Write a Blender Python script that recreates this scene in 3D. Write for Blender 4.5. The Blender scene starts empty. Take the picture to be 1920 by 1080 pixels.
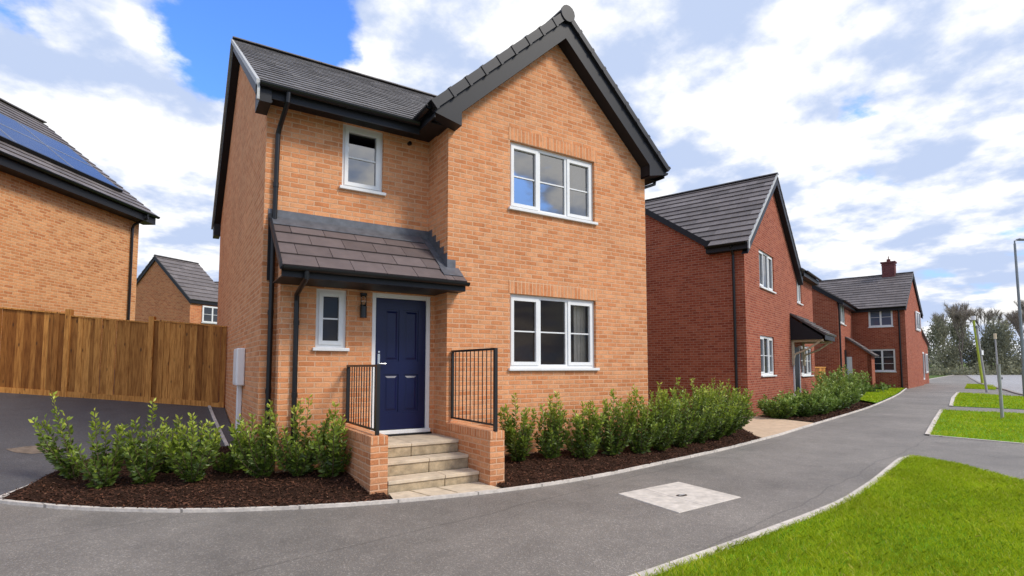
import bpy, math, random
import numpy as np
from mathutils import Vector
random.seed(7); RNG = np.random.default_rng(11)
SC = bpy.context.scene
COL = SC.collection

# ---------------------------------------------------------------- camera
cam_d = bpy.data.cameras.new('camera'); cam = bpy.data.objects.new('camera', cam_d); COL.objects.link(cam)
cam_d.sensor_width = 36; cam_d.sensor_fit = 'HORIZONTAL'; cam_d.lens = 1016.994 / 1920 * 36
cam_d.shift_y = 81.239 / 1920; cam_d.clip_start = .05; cam_d.clip_end = 5000
cam.location = (-1.075, -8.317, .96); cam.rotation_euler = (math.pi / 2 + .067, 0, -.564)
SC.camera = cam
SC.view_settings.view_transform = 'Standard'; SC.view_settings.look = 'None'
SC.view_settings.exposure = 0.50; SC.view_settings.gamma = 1
SC.render.resolution_x = 1024; SC.render.resolution_y = 576
SC.cycles.max_bounces = 6; SC.cycles.transparent_max_bounces = 8; SC.cycles.use_denoising = True

# ---------------------------------------------------------------- light
SUN_DIR = Vector((.50, -.72, .86)).normalized()
SUN_EL = math.asin(SUN_DIR.z); SUN_AZ = math.atan2(SUN_DIR.x, SUN_DIR.y)
sd = bpy.data.lights.new('sun', 'SUN'); sd.energy = 2.2; sd.angle = math.radians(14); sd.color = (1, .93, .82)
sun = bpy.data.objects.new('sun', sd); COL.objects.link(sun)
sun.rotation_euler = SUN_DIR.to_track_quat('Z', 'Y').to_euler()

class NT:
    "tiny node-tree helper"
    def __init__(s, tree): s.t = tree; s.n = tree.nodes; s.l = tree.links
    def add(s, typ, ins=None, **kw):
        n = s.n.new(typ)
        for k, v in kw.items(): setattr(n, k, v)
        for k, v in (ins or {}).items(): s.set(n.inputs[k], v)
        return n
    def set(s, sock, v):
        if isinstance(v, bpy.types.NodeSocket): s.l.new(v, sock)
        elif isinstance(v, bpy.types.Node): s.l.new(v.outputs[0], sock)
        else:
            if hasattr(sock.default_value, '__len__') and not hasattr(v, '__len__'): v = (v,) * len(sock.default_value)
            if hasattr(v, '__len__') and len(v) == 3 and len(sock.default_value) == 4: v = (*v, 1)
            sock.default_value = v
    def math(s, op, a, b=0.0, c=None, clamp=False):
        n = s.n.new('ShaderNodeMath'); n.operation = op; n.use_clamp = clamp
        s.set(n.inputs[0], a); s.set(n.inputs[1], b)
        if c is not None: s.set(n.inputs[2], c)
        return n.outputs[0]
    def vmath(s, op, a, b=None, out=0):
        n = s.n.new('ShaderNodeVectorMath'); n.operation = op; s.set(n.inputs[0], a)
        if b is not None: s.set(n.inputs['Scale'] if op == 'SCALE' else n.inputs[1], b)
        return n.outputs[out]
    def mix(s, f, a, b, bt='MIX'):
        n = s.n.new('ShaderNodeMix'); n.data_type = 'RGBA'; n.blend_type = bt
        s.set(n.inputs[0], f); s.set(n.inputs[6], a); s.set(n.inputs[7], b); return n.outputs[2]
    def noise(s, scale, detail=2, rough=.5, vec=None, out=0):
        n = s.add('ShaderNodeTexNoise', {'Scale': scale, 'Detail': detail, 'Roughness': rough})
        if vec is not None: s.set(n.inputs['Vector'], vec)
        return n.outputs[out]
    def ramp(s, f, lo, hi, a=0., b=1., smooth=True):
        n = s.n.new('ShaderNodeMapRange'); n.interpolation_type = 'SMOOTHSTEP' if smooth else 'LINEAR'
        for i, v in enumerate((f, lo, hi, a, b)): s.set(n.inputs[i], v)
        return n.outputs[0]

def px_dir(u, v):
    "unit direction for a place in the sky (azimuth and height as seen from the street)"
    e = cam.rotation_euler.to_matrix()
    return (e @ Vector(((u - 960) / 1017, -(v - 540 - 81.2) / 1017, -1))).normalized()

world = bpy.data.worlds.new('World'); SC.world = world; world.use_nodes = True
W = NT(world.node_tree); W.n.clear()
sky = W.add('ShaderNodeTexSky', sky_type='NISHITA', sun_disc=False, sun_elevation=SUN_EL, sun_rotation=SUN_AZ)
dirv = W.add('ShaderNodeTexCoord').outputs['Generated']
sep = W.add('ShaderNodeSeparateXYZ', {0: dirv})
dz = W.math('MAXIMUM', sep.outputs[2], 0.0)
den = W.math('ADD', dz, .22)
pv = W.add('ShaderNodeCombineXYZ', {0: W.math('DIVIDE', sep.outputs[0], den), 1: W.math('DIVIDE', sep.outputs[1], den), 2: 1.7}).outputs[0]
n1 = W.noise(2.5, 14, .57, pv)
bias = 0.0
for (u, v, k, a) in [(470, 45, 150, -.30), (560, 110, 200, -.16), (690, 60, 260, -.08), (400, 100, 420, -.10), (1600, 215, 650, -.27), (1290, 350, 300, -.13), (1640, 195, 900, -.10), (1760, 260, 200, -.06),
                     (130, 120, 60, .10), (900, 90, 60, .16), (1250, 60, 30, .12), (1750, 120, 40, .14), (1450, 280, 90, .06), (330, 330, 60, .12), (1640, 500, 160, .06)]:
    d = W.vmath('DOT_PRODUCT', dirv, px_dir(u, v), out=1)
    g = W.math('EXPONENT', W.math('MULTIPLY', W.math('SUBTRACT', d, 1.0), float(k)))
    bias = W.math('MULTIPLY_ADD', g, a, bias)
dens = W.math('ADD', n1, bias)
mask = W.ramp(dens, .37, .48)
n2 = W.noise(3.4, 12, .56, W.vmath('ADD', pv, (4.3, 1.7, 3.0)))
shade = W.ramp(W.math('MULTIPLY_ADD', n1, .30, W.math('MULTIPLY', n2, .85)), .50, .68)
cloud = W.mix(shade, (.50, .60, .82), (1.08, 1.07, 1.06))
skyc = W.mix(1.0, W.mix(1.0, sky, (.10, .10, .10), 'MULTIPLY'), (1.12, 1.86, 3.2), 'MULTIPLY')
haze_f = W.ramp(dz, 0.05, .42, .92, 0.0)
skyc = W.mix(haze_f, skyc, (.42, .62, .95))
col = W.mix(mask, skyc, cloud)
col = W.mix(W.ramp(sep.outputs[2], -.05, 0.0, 1.0, 0.0), col, (.16, .17, .15))
bg = W.add('ShaderNodeBackground', {0: col, 1: 1.0})
W.l.new(bg.outputs[0], W.add('ShaderNodeOutputWorld').inputs[0])
bg.inputs[1].default_value = .80

# ---------------------------------------------------------------- materials
def new_mat(name):
    m = bpy.data.materials.new(name); m.use_nodes = True; t = NT(m.node_tree); t.n.clear()
    out = t.add('ShaderNodeOutputMaterial'); p = t.add('ShaderNodeBsdfPrincipled'); t.l.new(p.outputs[0], out.inputs[0])
    return m, t, p, out
def bump(t, p, h, strength=.5, dist=.01):
    t.set(p.inputs['Normal'], t.add('ShaderNodeBump', {'Height': h, 'Strength': strength, 'Distance': dist}))
def pos(t): return t.add('ShaderNodeNewGeometry').outputs['Position']
def plain(name, col, rough=.6, spec=.5, var=.12, scale=6, metal=0, bmp=0):
    m, t, p, o = new_mat(name)
    n = t.noise(scale, 4, .6, pos(t))
    t.set(p.inputs['Base Color'], t.mix(1.0, col, t.ramp(n, .25, .75, 1 - var, 1 + var, False), 'MULTIPLY') if var else col)
    p.inputs['Roughness'].default_value = rough; p.inputs['Specular IOR Level'].default_value = spec; p.inputs['Metallic'].default_value = metal
    if bmp: bump(t, p, t.noise(scale * 14, 3, .6, pos(t)), bmp, .006)
    return m
def brick(name, c1, c2, c3, mortar, row=.075, bw=.228, soldier=False, msize=.010):
    m, t, p, o = new_mat(name)
    uv = t.add('ShaderNodeUVMap', uv_map='UVMap').outputs[0]
    if soldier:
        s = t.add('ShaderNodeSeparateXYZ', {0: uv}); uv = t.add('ShaderNodeCombineXYZ', {0: s.outputs[1], 1: s.outputs[0]}).outputs[0]
    # hand-laid unevenness: courses wander a few millimetres
    wob = t.vmath('SCALE', t.vmath('SUBTRACT', t.noise(5.5, 3, .55, pos(t), 1), (.5, .5, .5)), .020)
    uvw = t.vmath('ADD', uv, wob)
    b = t.add('ShaderNodeTexBrick', {'Vector': uvw, 'Color1': (0, 0, 0), 'Color2': (1, 1, 1), 'Mortar': (.5, .5, .5), 'Scale': 1.0, 'Mortar Size': msize, 'Mortar Smooth': .35, 'Bias': 0.0, 'Brick Width': bw, 'Row Height': row})
    b.offset = .5 if not soldier else 0
    r = t.add('ShaderNodeSeparateColor', {0: b.outputs[0]}).outputs[0]
    n = t.noise(9, 5, .65, pos(t)); fine = t.noise(60, 4, .7, pos(t))
    base = t.mix(t.ramp(r, .2, .95), c1, c2)
    base = t.mix(t.math('MULTIPLY', t.ramp(r, 0.0, .26, 1, 0), .55), base, c3)
    zz = t.add('ShaderNodeSeparateXYZ', {0: pos(t)}).outputs[2]; big = t.noise(.8, 5, .6, pos(t))
    splash = t.math('MULTIPLY', t.ramp(t.math('ADD', zz, t.math('MULTIPLY', big, .5)), -.45, .25, .28, 0), 1.0)
    base = t.mix(1.0, base, t.ramp(n, .3, .7, .84, 1.14, False), 'MULTIPLY')
    base = t.mix(1.0, base, t.ramp(fine, .3, .7, .80, 1.18, False), 'MULTIPLY')
    base = t.mix(1.0, base, t.ramp(big, .3, .7, .88, 1.10, False), 'MULTIPLY')
    base = t.mix(splash, base, (.16, .10, .065))
    mort = t.mix(t.noise(3, 3, .6, pos(t)), mortar, [x * .72 for x in mortar])
    t.set(p.inputs['Base Color'], t.mix(b.outputs['Fac'], base, mort))
    p.inputs['Roughness'].default_value = .9; p.inputs['Specular IOR Level'].default_value = .2
    h = t.math('MULTIPLY_ADD', b.outputs['Fac'], -1.0, t.math('MULTIPLY', t.math('ADD', fine, n), .35))
    bump(t, p, h, .9, .008)
    return m
def tinted(name, stops, rough=.7, spec=.3, noise_scale=8, nvar=.2, bmp=0, transl=0, back=None):
    "colour picked per piece from the mesh's own 'tint' value"
    m, t, p, o = new_mat(name)
    a = t.add('ShaderNodeAttribute', attribute_name='tint')
    cr = t.add('ShaderNodeValToRGB', {0: a.outputs['Fac']})
    e = cr.color_ramp.elements
    for i, (x, c) in enumerate(stops):
        el = e[i] if i < 2 else e.new(x)
        el.position = x; el.color = (*c, 1)
    n = t.noise(noise_scale, 5, .65, pos(t))
    c = t.mix(1.0, cr.outputs[0], t.ramp(n, .28, .72, 1 - nvar, 1 + nvar, False), 'MULTIPLY')
    t.set(p.inputs['Base Color'], c)
    p.inputs['Roughness'].default_value = rough; p.inputs['Specular IOR Level'].default_value = spec
    if bmp: bump(t, p, t.noise(noise_scale * 9, 4, .7, pos(t)), bmp, .006)
    if transl:
        tr = t.add('ShaderNodeBsdfTranslucent', {0: c}); mx = t.add('ShaderNodeMixShader', {0: transl})
        t.l.new(p.outputs[0], mx.inputs[1]); t.l.new(tr.outputs[0], mx.inputs[2]); t.l.new(mx.outputs[0], o.inputs[0])
    return m
def tarmac(name, c1, c2, patch=.25):
    m, t, p, o = new_mat(name)
    P = pos(t)
    g = t.noise(95, 3, .75, P); g2 = t.noise(240, 2, .7, P); big = t.noise(.55, 6, .6, P); mid = t.noise(4, 5, .6, P)
    v = t.add('ShaderNodeTexVoronoi', {'Vector': P, 'Scale': 85.0})
    st = t.ramp(t.add('ShaderNodeSeparateColor', {0: v.outputs['Color']}).outputs[0], .72, 1.0)
    c = t.mix(t.ramp(g, .32, .68), c1, c2)
    c = t.mix(t.math('MULTIPLY', st, .45), c, [x * 2.1 for x in c2])
    c = t.mix(1.0, c, t.ramp(g2, .3, .7, .62, 1.4, False), 'MULTIPLY')
    c = t.mix(1.0, c, t.ramp(big, .3, .7, 1 - patch, 1 + patch, False), 'MULTIPLY')
    c = t.mix(1.0, c, t.ramp(mid, .3, .7, .9, 1.1, False), 'MULTIPLY')
    sx = t.add('ShaderNodeSeparateXYZ', {0: P}); al = t.math('ADD', t.math('MULTIPLY', sx.outputs[1], .95), t.math('MULTIPLY', sx.outputs[0], -.2))
    al = t.math('ADD', al, t.math('MULTIPLY', t.noise(.7, 3, .5, P), .35))
    seam = t.ramp(t.math('ABSOLUTE', t.math('SUBTRACT', t.math('FRACT', t.math('MULTIPLY', al, .47)), .5)), .0, .010, .72, 1.0)
    blot = t.ramp(t.noise(1.3, 4, .55, P), .62, .70, 1.0, .86)
    c = t.mix(1.0, c, t.math('MULTIPLY', seam, blot), 'MULTIPLY')
    t.set(p.inputs['Base Color'], c); p.inputs['Roughness'].default_value = .62; p.inputs['Specular IOR Level'].default_value = .62
    bump(t, p, t.math('ADD', g, t.math('MULTIPLY', v.outputs['Distance'], .6)), .7, .008)
    return m
def wood(name):
    m, t, p, o = new_mat(name)
    a = t.add('ShaderNodeAttribute', attribute_name='tint').outputs['Fac']
    uv = t.add('ShaderNodeUVMap', uv_map='UVMap').outputs[0]
    s = t.add('ShaderNodeSeparateXYZ', {0: uv})
    off = t.math('MULTIPLY', a, 37.0)
    st = t.add('ShaderNodeCombineXYZ', {0: t.math('MULTIPLY', s.outputs[0], 16.0), 1: t.math('MULTIPLY', s.outputs[1], 1.3), 2: off}).outputs[0]
    gr = t.noise(2.2, 7, .65, st)
    kn = t.add('ShaderNodeTexVoronoi', {'Vector': t.add('ShaderNodeCombineXYZ', {0: t.math('MULTIPLY', s.outputs[0], 7.0), 1: t.math('MULTIPLY', s.outputs[1], 2.6), 2: off}).outputs[0], 'Scale': 1.0}).outputs['Distance']
    c = t.mix(t.ramp(a, .1, .9), (.27, .100, .020), (.66, .300, .074))
    c = t.mix(t.ramp(gr, .38, .66), c, t.mix(1.0, c, (.58, .50, .42), 'MULTIPLY'))
    c = t.mix(t.ramp(kn, .05, .16, .9, 0), c, (.07, .03, .012))
    t.set(p.inputs['Base Color'], c); p.inputs['Roughness'].default_value = .75; p.inputs['Specular IOR Level'].default_value = .25
    bump(t, p, gr, .5, .006)
    return m
def glass(name, ior=1.6, tint=(.75, .78, .80)):
    m, t, p, o = new_mat(name); t.n.remove(p)
    f = t.add('ShaderNodeFresnel', {0: ior})
    nb = t.add('ShaderNodeBump', {'Height': t.noise(.9, 2, .5, pos(t)), 'Strength': .12, 'Distance': .02})
    g = t.add('ShaderNodeBsdfGlossy', {0: (1, 1, 1), 1: .015, 'Normal': nb.outputs[0]}); tr = t.add('ShaderNodeBsdfTransparent', {0: tint})
    mx = t.add('ShaderNodeMixShader', {0: f.outputs[0]})
    t.l.new(tr.outputs[0], mx.inputs[1]); t.l.new(g.outputs[0], mx.inputs[2]); t.l.new(mx.outputs[0], o.inputs[0])
    return m
def dark_pane(name, col=(.03, .032, .036), ior=1.6):
    m, t, p, o = new_mat(name); p.inputs['Base Color'].default_value = (*col, 1); p.inputs['Roughness'].default_value = .04
    p.inputs['IOR'].default_value = ior
    return m

M = {}
M['buff'] = brick('buff_brick', (.61, .243, .102), (.69, .320, .152), (.50, .178, .068), (.76, .45, .27))
M['buff_old'] = brick('buff_brick_neighbour', (.58, .240, .095), (.69, .335, .150), (.44, .155, .060), (.78, .49, .27))
M['soldier'] = brick('buff_soldier_brick', (.60, .238, .102), (.69, .315, .150), (.52, .185, .072), (.78, .48, .29), row=.075, bw=.40, soldier=True)
M['red'] = brick('red_brick', (.27, .060, .030), (.34, .095, .050), (.20, .040, .022), (.46, .24, .165), row=.080, msize=.009)
M['orange_red'] = brick('orange_red_brick', (.54, .175, .07), (.60, .23, .095), (.38, .10, .04), (.62, .36, .20), row=.085, bw=.24, msize=.012)
M['maroon'] = brick('maroon_brick', (.13, .035, .035), (.17, .05, .05), (.10, .03, .03), (.22, .12, .11))
M['slate'] = tinted('dark_grey_tile', [(0, (.070, .061, .057)), (.5, (.110, .099, .094)), (1, (.165, .150, .144))], .50, .5, 5, .25, .08)
M['cap'] = plain('dark_verge_cap', (.019, .019, .023), .5, .35, .2, 8)
M['brown_tile'] = tinted('brown_grey_tile', [(0, (.105, .080, .075)), (.5, (.125, .096, .091)), (1, (.145, .113, .108))], .62, .35, 5, .16, .25)
M['grey_tile'] = tinted('mid_grey_tile', [(0, (.105, .090, .086)), (.5, (.140, .120, .115)), (1, (.185, .162, .156))], .6, .35, 4, .18, .2)
M['lead'] = plain('lead_sheet', (.105, .110, .125), .5, .5, .35, 9, .25)
M['black'] = plain('black_plastic', (.006, .0062, .0075), .35, .4, .1)
M['fascia'] = plain('charcoal_board', (.011, .0115, .015), .5, .3, .12)
M['iron'] = plain('black_painted_iron', (.008, .008, .009), .4, .5, .1)
M['white'] = plain('white_upvc', (.74, .74, .73), .35, .5, .05)
M['verge'] = plain('pale_verge_board', (.42, .42, .41), .5, .4, .25, 20)
M['door'] = plain('navy_door_paint', (.0028, .0066, .046), .35, .35, .12, 3)
M['box_white'] = plain('glossy_white_plastic', (.88, .88, .87), .3, .5, .04)
M['steel'] = plain('brushed_steel', (.6, .6, .6), .25, .5, .05, 6, 1)
M['glass'] = glass('window_glass', 1.33, (.85, .83, .80))
M['glass_up'] = glass('upper_window_glass', 3.1, (.50, .60, .76))
M['pane'] = dark_pane('far_window_glass')
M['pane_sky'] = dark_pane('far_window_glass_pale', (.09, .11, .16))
M['frost'] = dark_pane('obscured_glass', (.026, .027, .032), 1.3)
M['room'] = plain('brown_reflection_room', (.34, .215, .155), .9, .1, .1)  # brown of what the lower panes reflect, put into the room walls
M['room_up'] = plain('sky_reflection_room', (.50, .55, .66), .9, .1, .1)  # blue-grey sky reflection of the upper panes, painted on the room walls
M['curtain'] = plain('cream_blind', (.62, .58, .52), .9, .1, .1, 12)
M['lampglass'] = glass('lamp_glass', 1.45, (.9, .88, .84))
def edging(name, col):
    m, t, p, o = new_mat(name); P = pos(t); sx = t.add('ShaderNodeSeparateXYZ', {0: P})
    n = t.noise(14, 5, .65, P); st = t.noise(1.7, 4, .6, P)
    al = t.math('MULTIPLY_ADD', sx.outputs[1], .35, sx.outputs[0]); j = t.ramp(t.math('ABSOLUTE', t.math('SUBTRACT', t.math('FRACT', t.math('MULTIPLY', al, 1.09)), .5)), .006, .014, .45, 1.0)
    c = t.mix(1.0, col, t.ramp(n, .25, .75, .72, 1.2, False), 'MULTIPLY'); c = t.mix(1.0, c, t.ramp(st, .35, .65, .82, 1.06, False), 'MULTIPLY')
    t.set(p.inputs['Base Color'], t.mix(1.0, c, j, 'MULTIPLY')); p.inputs['Roughness'].default_value = .85; bump(t, p, t.math('ADD', n, j), .5, .006); return m
M['concrete'] = edging('pale_concrete_edging', (.62, .56, .49))
M['concrete_post'] = plain('pale_concrete', (.62, .56, .49), .85, .25, .28, 14, 0, .4)
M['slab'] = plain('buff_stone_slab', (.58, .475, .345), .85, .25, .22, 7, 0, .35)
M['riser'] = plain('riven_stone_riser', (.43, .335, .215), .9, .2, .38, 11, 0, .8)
M['cover'] = plain('cast_concrete_cover', (.58, .525, .455), .85, .25, .24, 9, 0, .5)
M['hole'] = plain('rusty_socket', (.07, .05, .035), .8, .2, .3, 40)
M['beige'] = plain('sandstone_path', (.55, .40, .27), .85, .25, .15, 6, 0, .3)
M['tarmac'] = tarmac('footpath_tarmac', (.142, .125, .106), (.206, .183, .158))
M['tarmac_dark'] = tarmac('driveway_tarmac', (.050, .049, .052), (.078, .076, .080), .2)
M['road'] = tarmac('road_tarmac', (.26, .25, .25), (.32, .31, .31), .1)
M['soil'] = plain('mulch_soil', (.040, .020, .012), .95, .1, .5, 40, 0, 1.0)
M['chip'] = tinted('bark_chip', [(0, (.028, .012, .007)), (.45, (.075, .030, .016)), (.8, (.13, .055, .030)), (1, (.26, .14, .085))], .85, .2, 30, .3)
M['turf'] = plain('turf_base', (.12, .26, .012), .95, .1, .35, 9, 0, .6)
M['blade'] = tinted('grass_blade', [(0, (.18, .27, .006)), (.5, (.41, .52, .014)), (.85, (.57, .62, .035)), (1, (.64, .58, .15))], .6, .25, 1.4, .22, 0, .4)
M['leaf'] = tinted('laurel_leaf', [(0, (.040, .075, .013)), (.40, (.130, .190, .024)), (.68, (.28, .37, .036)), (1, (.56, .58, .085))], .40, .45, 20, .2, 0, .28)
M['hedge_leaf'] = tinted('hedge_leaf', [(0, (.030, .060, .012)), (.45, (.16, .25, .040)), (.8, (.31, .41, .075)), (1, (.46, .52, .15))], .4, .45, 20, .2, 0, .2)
M['stem'] = plain('shrub_stem', (.10, .075, .04), .85, .2, .3, 30)
M['bark'] = plain('tree_bark', (.17, .14, .118), .9, .15, .35, 3)
M['hazed_leaf'] = tinted('hazed_far_foliage', [(0, (.16, .165, .125)), (.5, (.26, .26, .17)), (1, (.36, .355, .23))], .8, .2, .5, .25, 0, .3)  # distance haze mixed into the leaf colours, paler and greyer
M['twig'] = tinted('bare_twig', [(0, (.24, .20, .17)), (.6, (.34, .29, .245)), (1, (.38, .35, .24))], .9, .1, 1, .2)
M['wood'] = wood('fence_timber')
M['solar'] = plain('solar_cell', (.050, .055, .072), .20, .8, .12, 1.5)
M['alu'] = plain('aluminium_trim', (.22, .24, .29), .35, .5, .05)
M['oak'] = plain('pale_timber', (.62, .50, .33), .7, .3, .2)
M['galv'] = plain('galvanised_steel', (.23, .25, .27), .5, .5, .15, 4, .4)
M['lime'] = plain('lime_green_paint', (.36, .44, .045), .6, .3, .2, 3)
M['timber_grey'] = plain('weathered_grey_post', (.36, .35, .34), .85, .2, .15)
M['brownpatch'] = plain('sandy_stain', (.17, .13, .10), .9, .2, .4, 12)
M['rock'] = plain('grey_rubble', (.30, .27, .25), .9, .2, .4, 5, 0, .5)

# ---------------------------------------------------------------- mesh builder
Z3 = Vector((0, 0, 1))
def root_loc(o):
    v = Vector((0, 0, 0))
    while o: v += o.location; o = o.parent
    return v
class MB:
    def __init__(s): s.v = []; s.f = []; s.t = []
    def face(s, pts, tint=.5):
        i = len(s.v); s.v += [Vector(p) for p in pts]; s.t += [tint] * len(pts); s.f.append(tuple(range(i, i + len(pts)))); return s
    def hexa(s, p, tint=.5):
        "8 points: bottom ring 0-3 counter-clockwise, top ring 4-7"
        i = len(s.v); s.v += [Vector(q) for q in p]; s.t += [tint] * 8
        for a in ((3, 2, 1, 0), (4, 5, 6, 7), (0, 1, 5, 4), (1, 2, 6, 5), (2, 3, 7, 6), (3, 0, 4, 7)): s.f.append(tuple(i + k for k in a))
        return s
    def box(s, a, b, tint=.5):
        (x0, y0, z0), (x1, y1, z1) = a, b
        return s.hexa([(x0, y0, z0), (x1, y0, z0), (x1, y1, z0), (x0, y1, z0), (x0, y0, z1), (x1, y0, z1), (x1, y1, z1), (x0, y1, z1)], tint)
    def obox(s, o, ux, uy, uz, tint=.5):
        o, ux, uy, uz = (Vector(q) for q in (o, ux, uy, uz))
        return s.hexa([o, o + ux, o + ux + uy, o + uy, o + uz, o + ux + uz, o + ux + uy + uz, o + uy + uz], tint)
    def prism(s, poly, d, tint=.5):
        d = Vector(d); a = [Vector(p) for p in poly]; b = [p + d for p in a]; n = len(a)
        s.face(a, tint); s.face(b[::-1], tint)
        for i in range(n): s.face([a[i], b[i], b[(i + 1) % n], a[(i + 1) % n]], tint)
        return s
    def tube(s, path, r, seg=10, tint=.5, caps=True):
        path = [Vector(p) for p in path]; rs = r if hasattr(r, '__len__') else [r] * len(path)
        i0 = len(s.v); prev = None
        for k, p in enumerate(path):
            if k == 0: d = path[1] - p
            elif k == len(path) - 1: d = p - path[k - 1]
            else: d = (path[k + 1] - p).normalized() + (p - path[k - 1]).normalized()
            d.normalize()
            a = prev if prev is not None else (Vector((1, 0, 0)) if abs(d.x) < .9 else Vector((0, 1, 0)))
            a = (a - d * a.dot(d)).normalized(); prev = a; b = d.cross(a)
            for j in range(seg):
                t = 2 * math.pi * j / seg; s.v.append(p + (a * math.cos(t) + b * math.sin(t)) * rs[k]); s.t.append(tint)
        for k in range(len(path) - 1):
            for j in range(seg):
                a = i0 + k * seg + j; b = i0 + k * seg + (j + 1) % seg; s.f.append((a, b, b + seg, a + seg))
        if caps:
            s.f.append(tuple(range(i0 + seg - 1, i0 - 1, -1))); e = i0 + (len(path) - 1) * seg; s.f.append(tuple(range(e, e + seg)))
        return s
    def build(s, name, mat, parent=None, smooth=False, origin=None, bevel=0, tint=False):
        base = root_loc(parent) if parent else (Vector(origin) if origin is not None else Vector((0, 0, 0)))
        me = bpy.data.meshes.new(name); me.from_pydata([v - base for v in s.v], [], s.f)
        uv = me.uv_layers.new(name='UVMap'); V = s.v
        data = np.zeros(len(me.loops) * 2); k = 0
        for f in s.f:
            n = Vector((0, 0, 0))
            for a in range(1, len(f) - 1): n += (V[f[a]] - V[f[0]]).cross(V[f[a + 1]] - V[f[0]])
            n = n.normalized() if n.length > 1e-12 else Z3.copy()
            t = Vector((1, 0, 0)) if abs(n.z) > .97 else Z3.cross(n).normalized()
            b = n.cross(t)
            for i in f: data[k] = V[i].dot(t); data[k + 1] = V[i].dot(b); k += 2
        uv.data.foreach_set('uv', data)
        at = me.attributes.new('tint', 'FLOAT', 'POINT'); at.data.foreach_set('value', np.array(s.t, dtype=np.float32))
        me.materials.append(mat)
        if smooth: me.polygons.foreach_set('use_smooth', [True] * len(me.polygons))
        o = bpy.data.objects.new(name, me); COL.objects.link(o)
        if parent: o.parent = parent
        else: o.location = base
        if bevel:
            bm = o.modifiers.new('bevel', 'BEVEL'); bm.width = bevel; bm.segments = 2; bm.limit_method = 'ANGLE'; bm.angle_limit = math.radians(40)
        return o
def arr_mesh(name, V, F, T, mat, parent=None, origin=None, smooth=False):
    base = np.array(root_loc(parent) if parent else (origin if origin is not None else (0, 0, 0)))
    me = bpy.data.meshes.new(name); V = np.asarray(V, np.float32) - base.astype(np.float32); F = np.asarray(F, np.int32)
    m, k = F.shape
    me.vertices.add(len(V)); me.vertices.foreach_set('co', V.ravel()); me.loops.add(m * k); me.loops.foreach_set('vertex_index', F.ravel())
    me.polygons.add(m); me.polygons.foreach_set('loop_start', np.arange(0, m * k, k, dtype=np.int32))
    me.update(calc_edges=True)
    at = me.attributes.new('tint', 'FLOAT', 'POINT'); at.data.foreach_set('value', np.asarray(T, np.float32))
    me.materials.append(mat)
    if smooth: me.polygons.foreach_set('use_smooth', [True] * m)
    o = bpy.data.objects.new(name, me); COL.objects.link(o)
    if parent: o.parent = parent
    else: o.location = base
    return o
def thing(name, loc, label, cat, group=None):
    o = bpy.data.objects.new(name, None); COL.objects.link(o); o.location = loc; o.empty_display_size = .2
    return tag(o, label, cat, group)
def tag(o, label, cat, group=None):
    o['label'] = label; o['category'] = cat
    if group: o['group'] = group
    return o
def kind(o, k): o['kind'] = k; return o

# ---------------------------------------------------------------- terrain
A19 = math.radians(19); SU = Vector((math.cos(A19), math.sin(A19), 0)); SV = Vector((-SU.y, SU.x, 0))   # along / away from the street
def G(x, y):
    s = x * SU.x + y * SU.y
    g = -.6 + (.5 * (1 - math.exp(-(s - 10) / 30)) if s > 10 else 0)
    w = min(1, max(0, (2.2 - x) / 1.6))
    if w > 0:
        l = min(.9, -.7045 - .0216 * x + .1609 * y)
        if l > g: g += (l - g) * w
    return g
import bmesh
def drape(name, poly, zoff, mat, res=.5, zfun=None, parent=None):
    bm = bmesh.new(); vs = [bm.verts.new((p[0], p[1], 0)) for p in poly]; bm.faces.new(vs)
    xs = [p[0] for p in poly]; ys = [p[1] for p in poly]
    for ax, lo, hi in ((0, min(xs), max(xs)), (1, min(ys), max(ys))):
        c = math.floor(lo / res) * res + res
        while c < hi:
            no = (1, 0, 0) if ax == 0 else (0, 1, 0); co = (c, 0, 0) if ax == 0 else (0, c, 0)
            bmesh.ops.bisect_plane(bm, geom=bm.verts[:] + bm.edges[:] + bm.faces[:], plane_co=co, plane_no=no); c += res
    bmesh.ops.triangulate(bm, faces=bm.faces[:])
    for v in bm.verts: v.co.z = (zfun or G)(v.co.x, v.co.y) + zoff
    bmesh.ops.recalc_face_normals(bm, faces=bm.faces[:])
    up = sum(f.normal.z for f in bm.faces)
    if up < 0: bmesh.ops.reverse_faces(bm, faces=bm.faces[:])
    me = bpy.data.meshes.new(name); bm.to_mesh(me); bm.free(); me.materials.append(mat)
    me.polygons.foreach_set('use_smooth', [True] * len(me.polygons))
    o = bpy.data.objects.new(name, me); COL.objects.link(o); return o
def smooth_line(pts, step=.35):
    "Catmull-Rom through the points"
    P = [Vector((*p, 0)) for p in pts]; out = []
    for i in range(len(P) - 1):
        a = P[max(0, i - 1)]; b = P[i]; c = P[i + 1]; d = P[min(len(P) - 1, i + 2)]
        n = max(1, int((c - b).length / step))
        n = min(n, 14)
        for k in range(n):
            t = k / n
            out.append(.5 * ((2 * b) + (c - a) * t + (2 * a - 5 * b + 4 * c - d) * t * t + (3 * b - a - 3 * c + d) * t ** 3))
    out.append(P[-1]); return [(p.x, p.y) for p in out]
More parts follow.
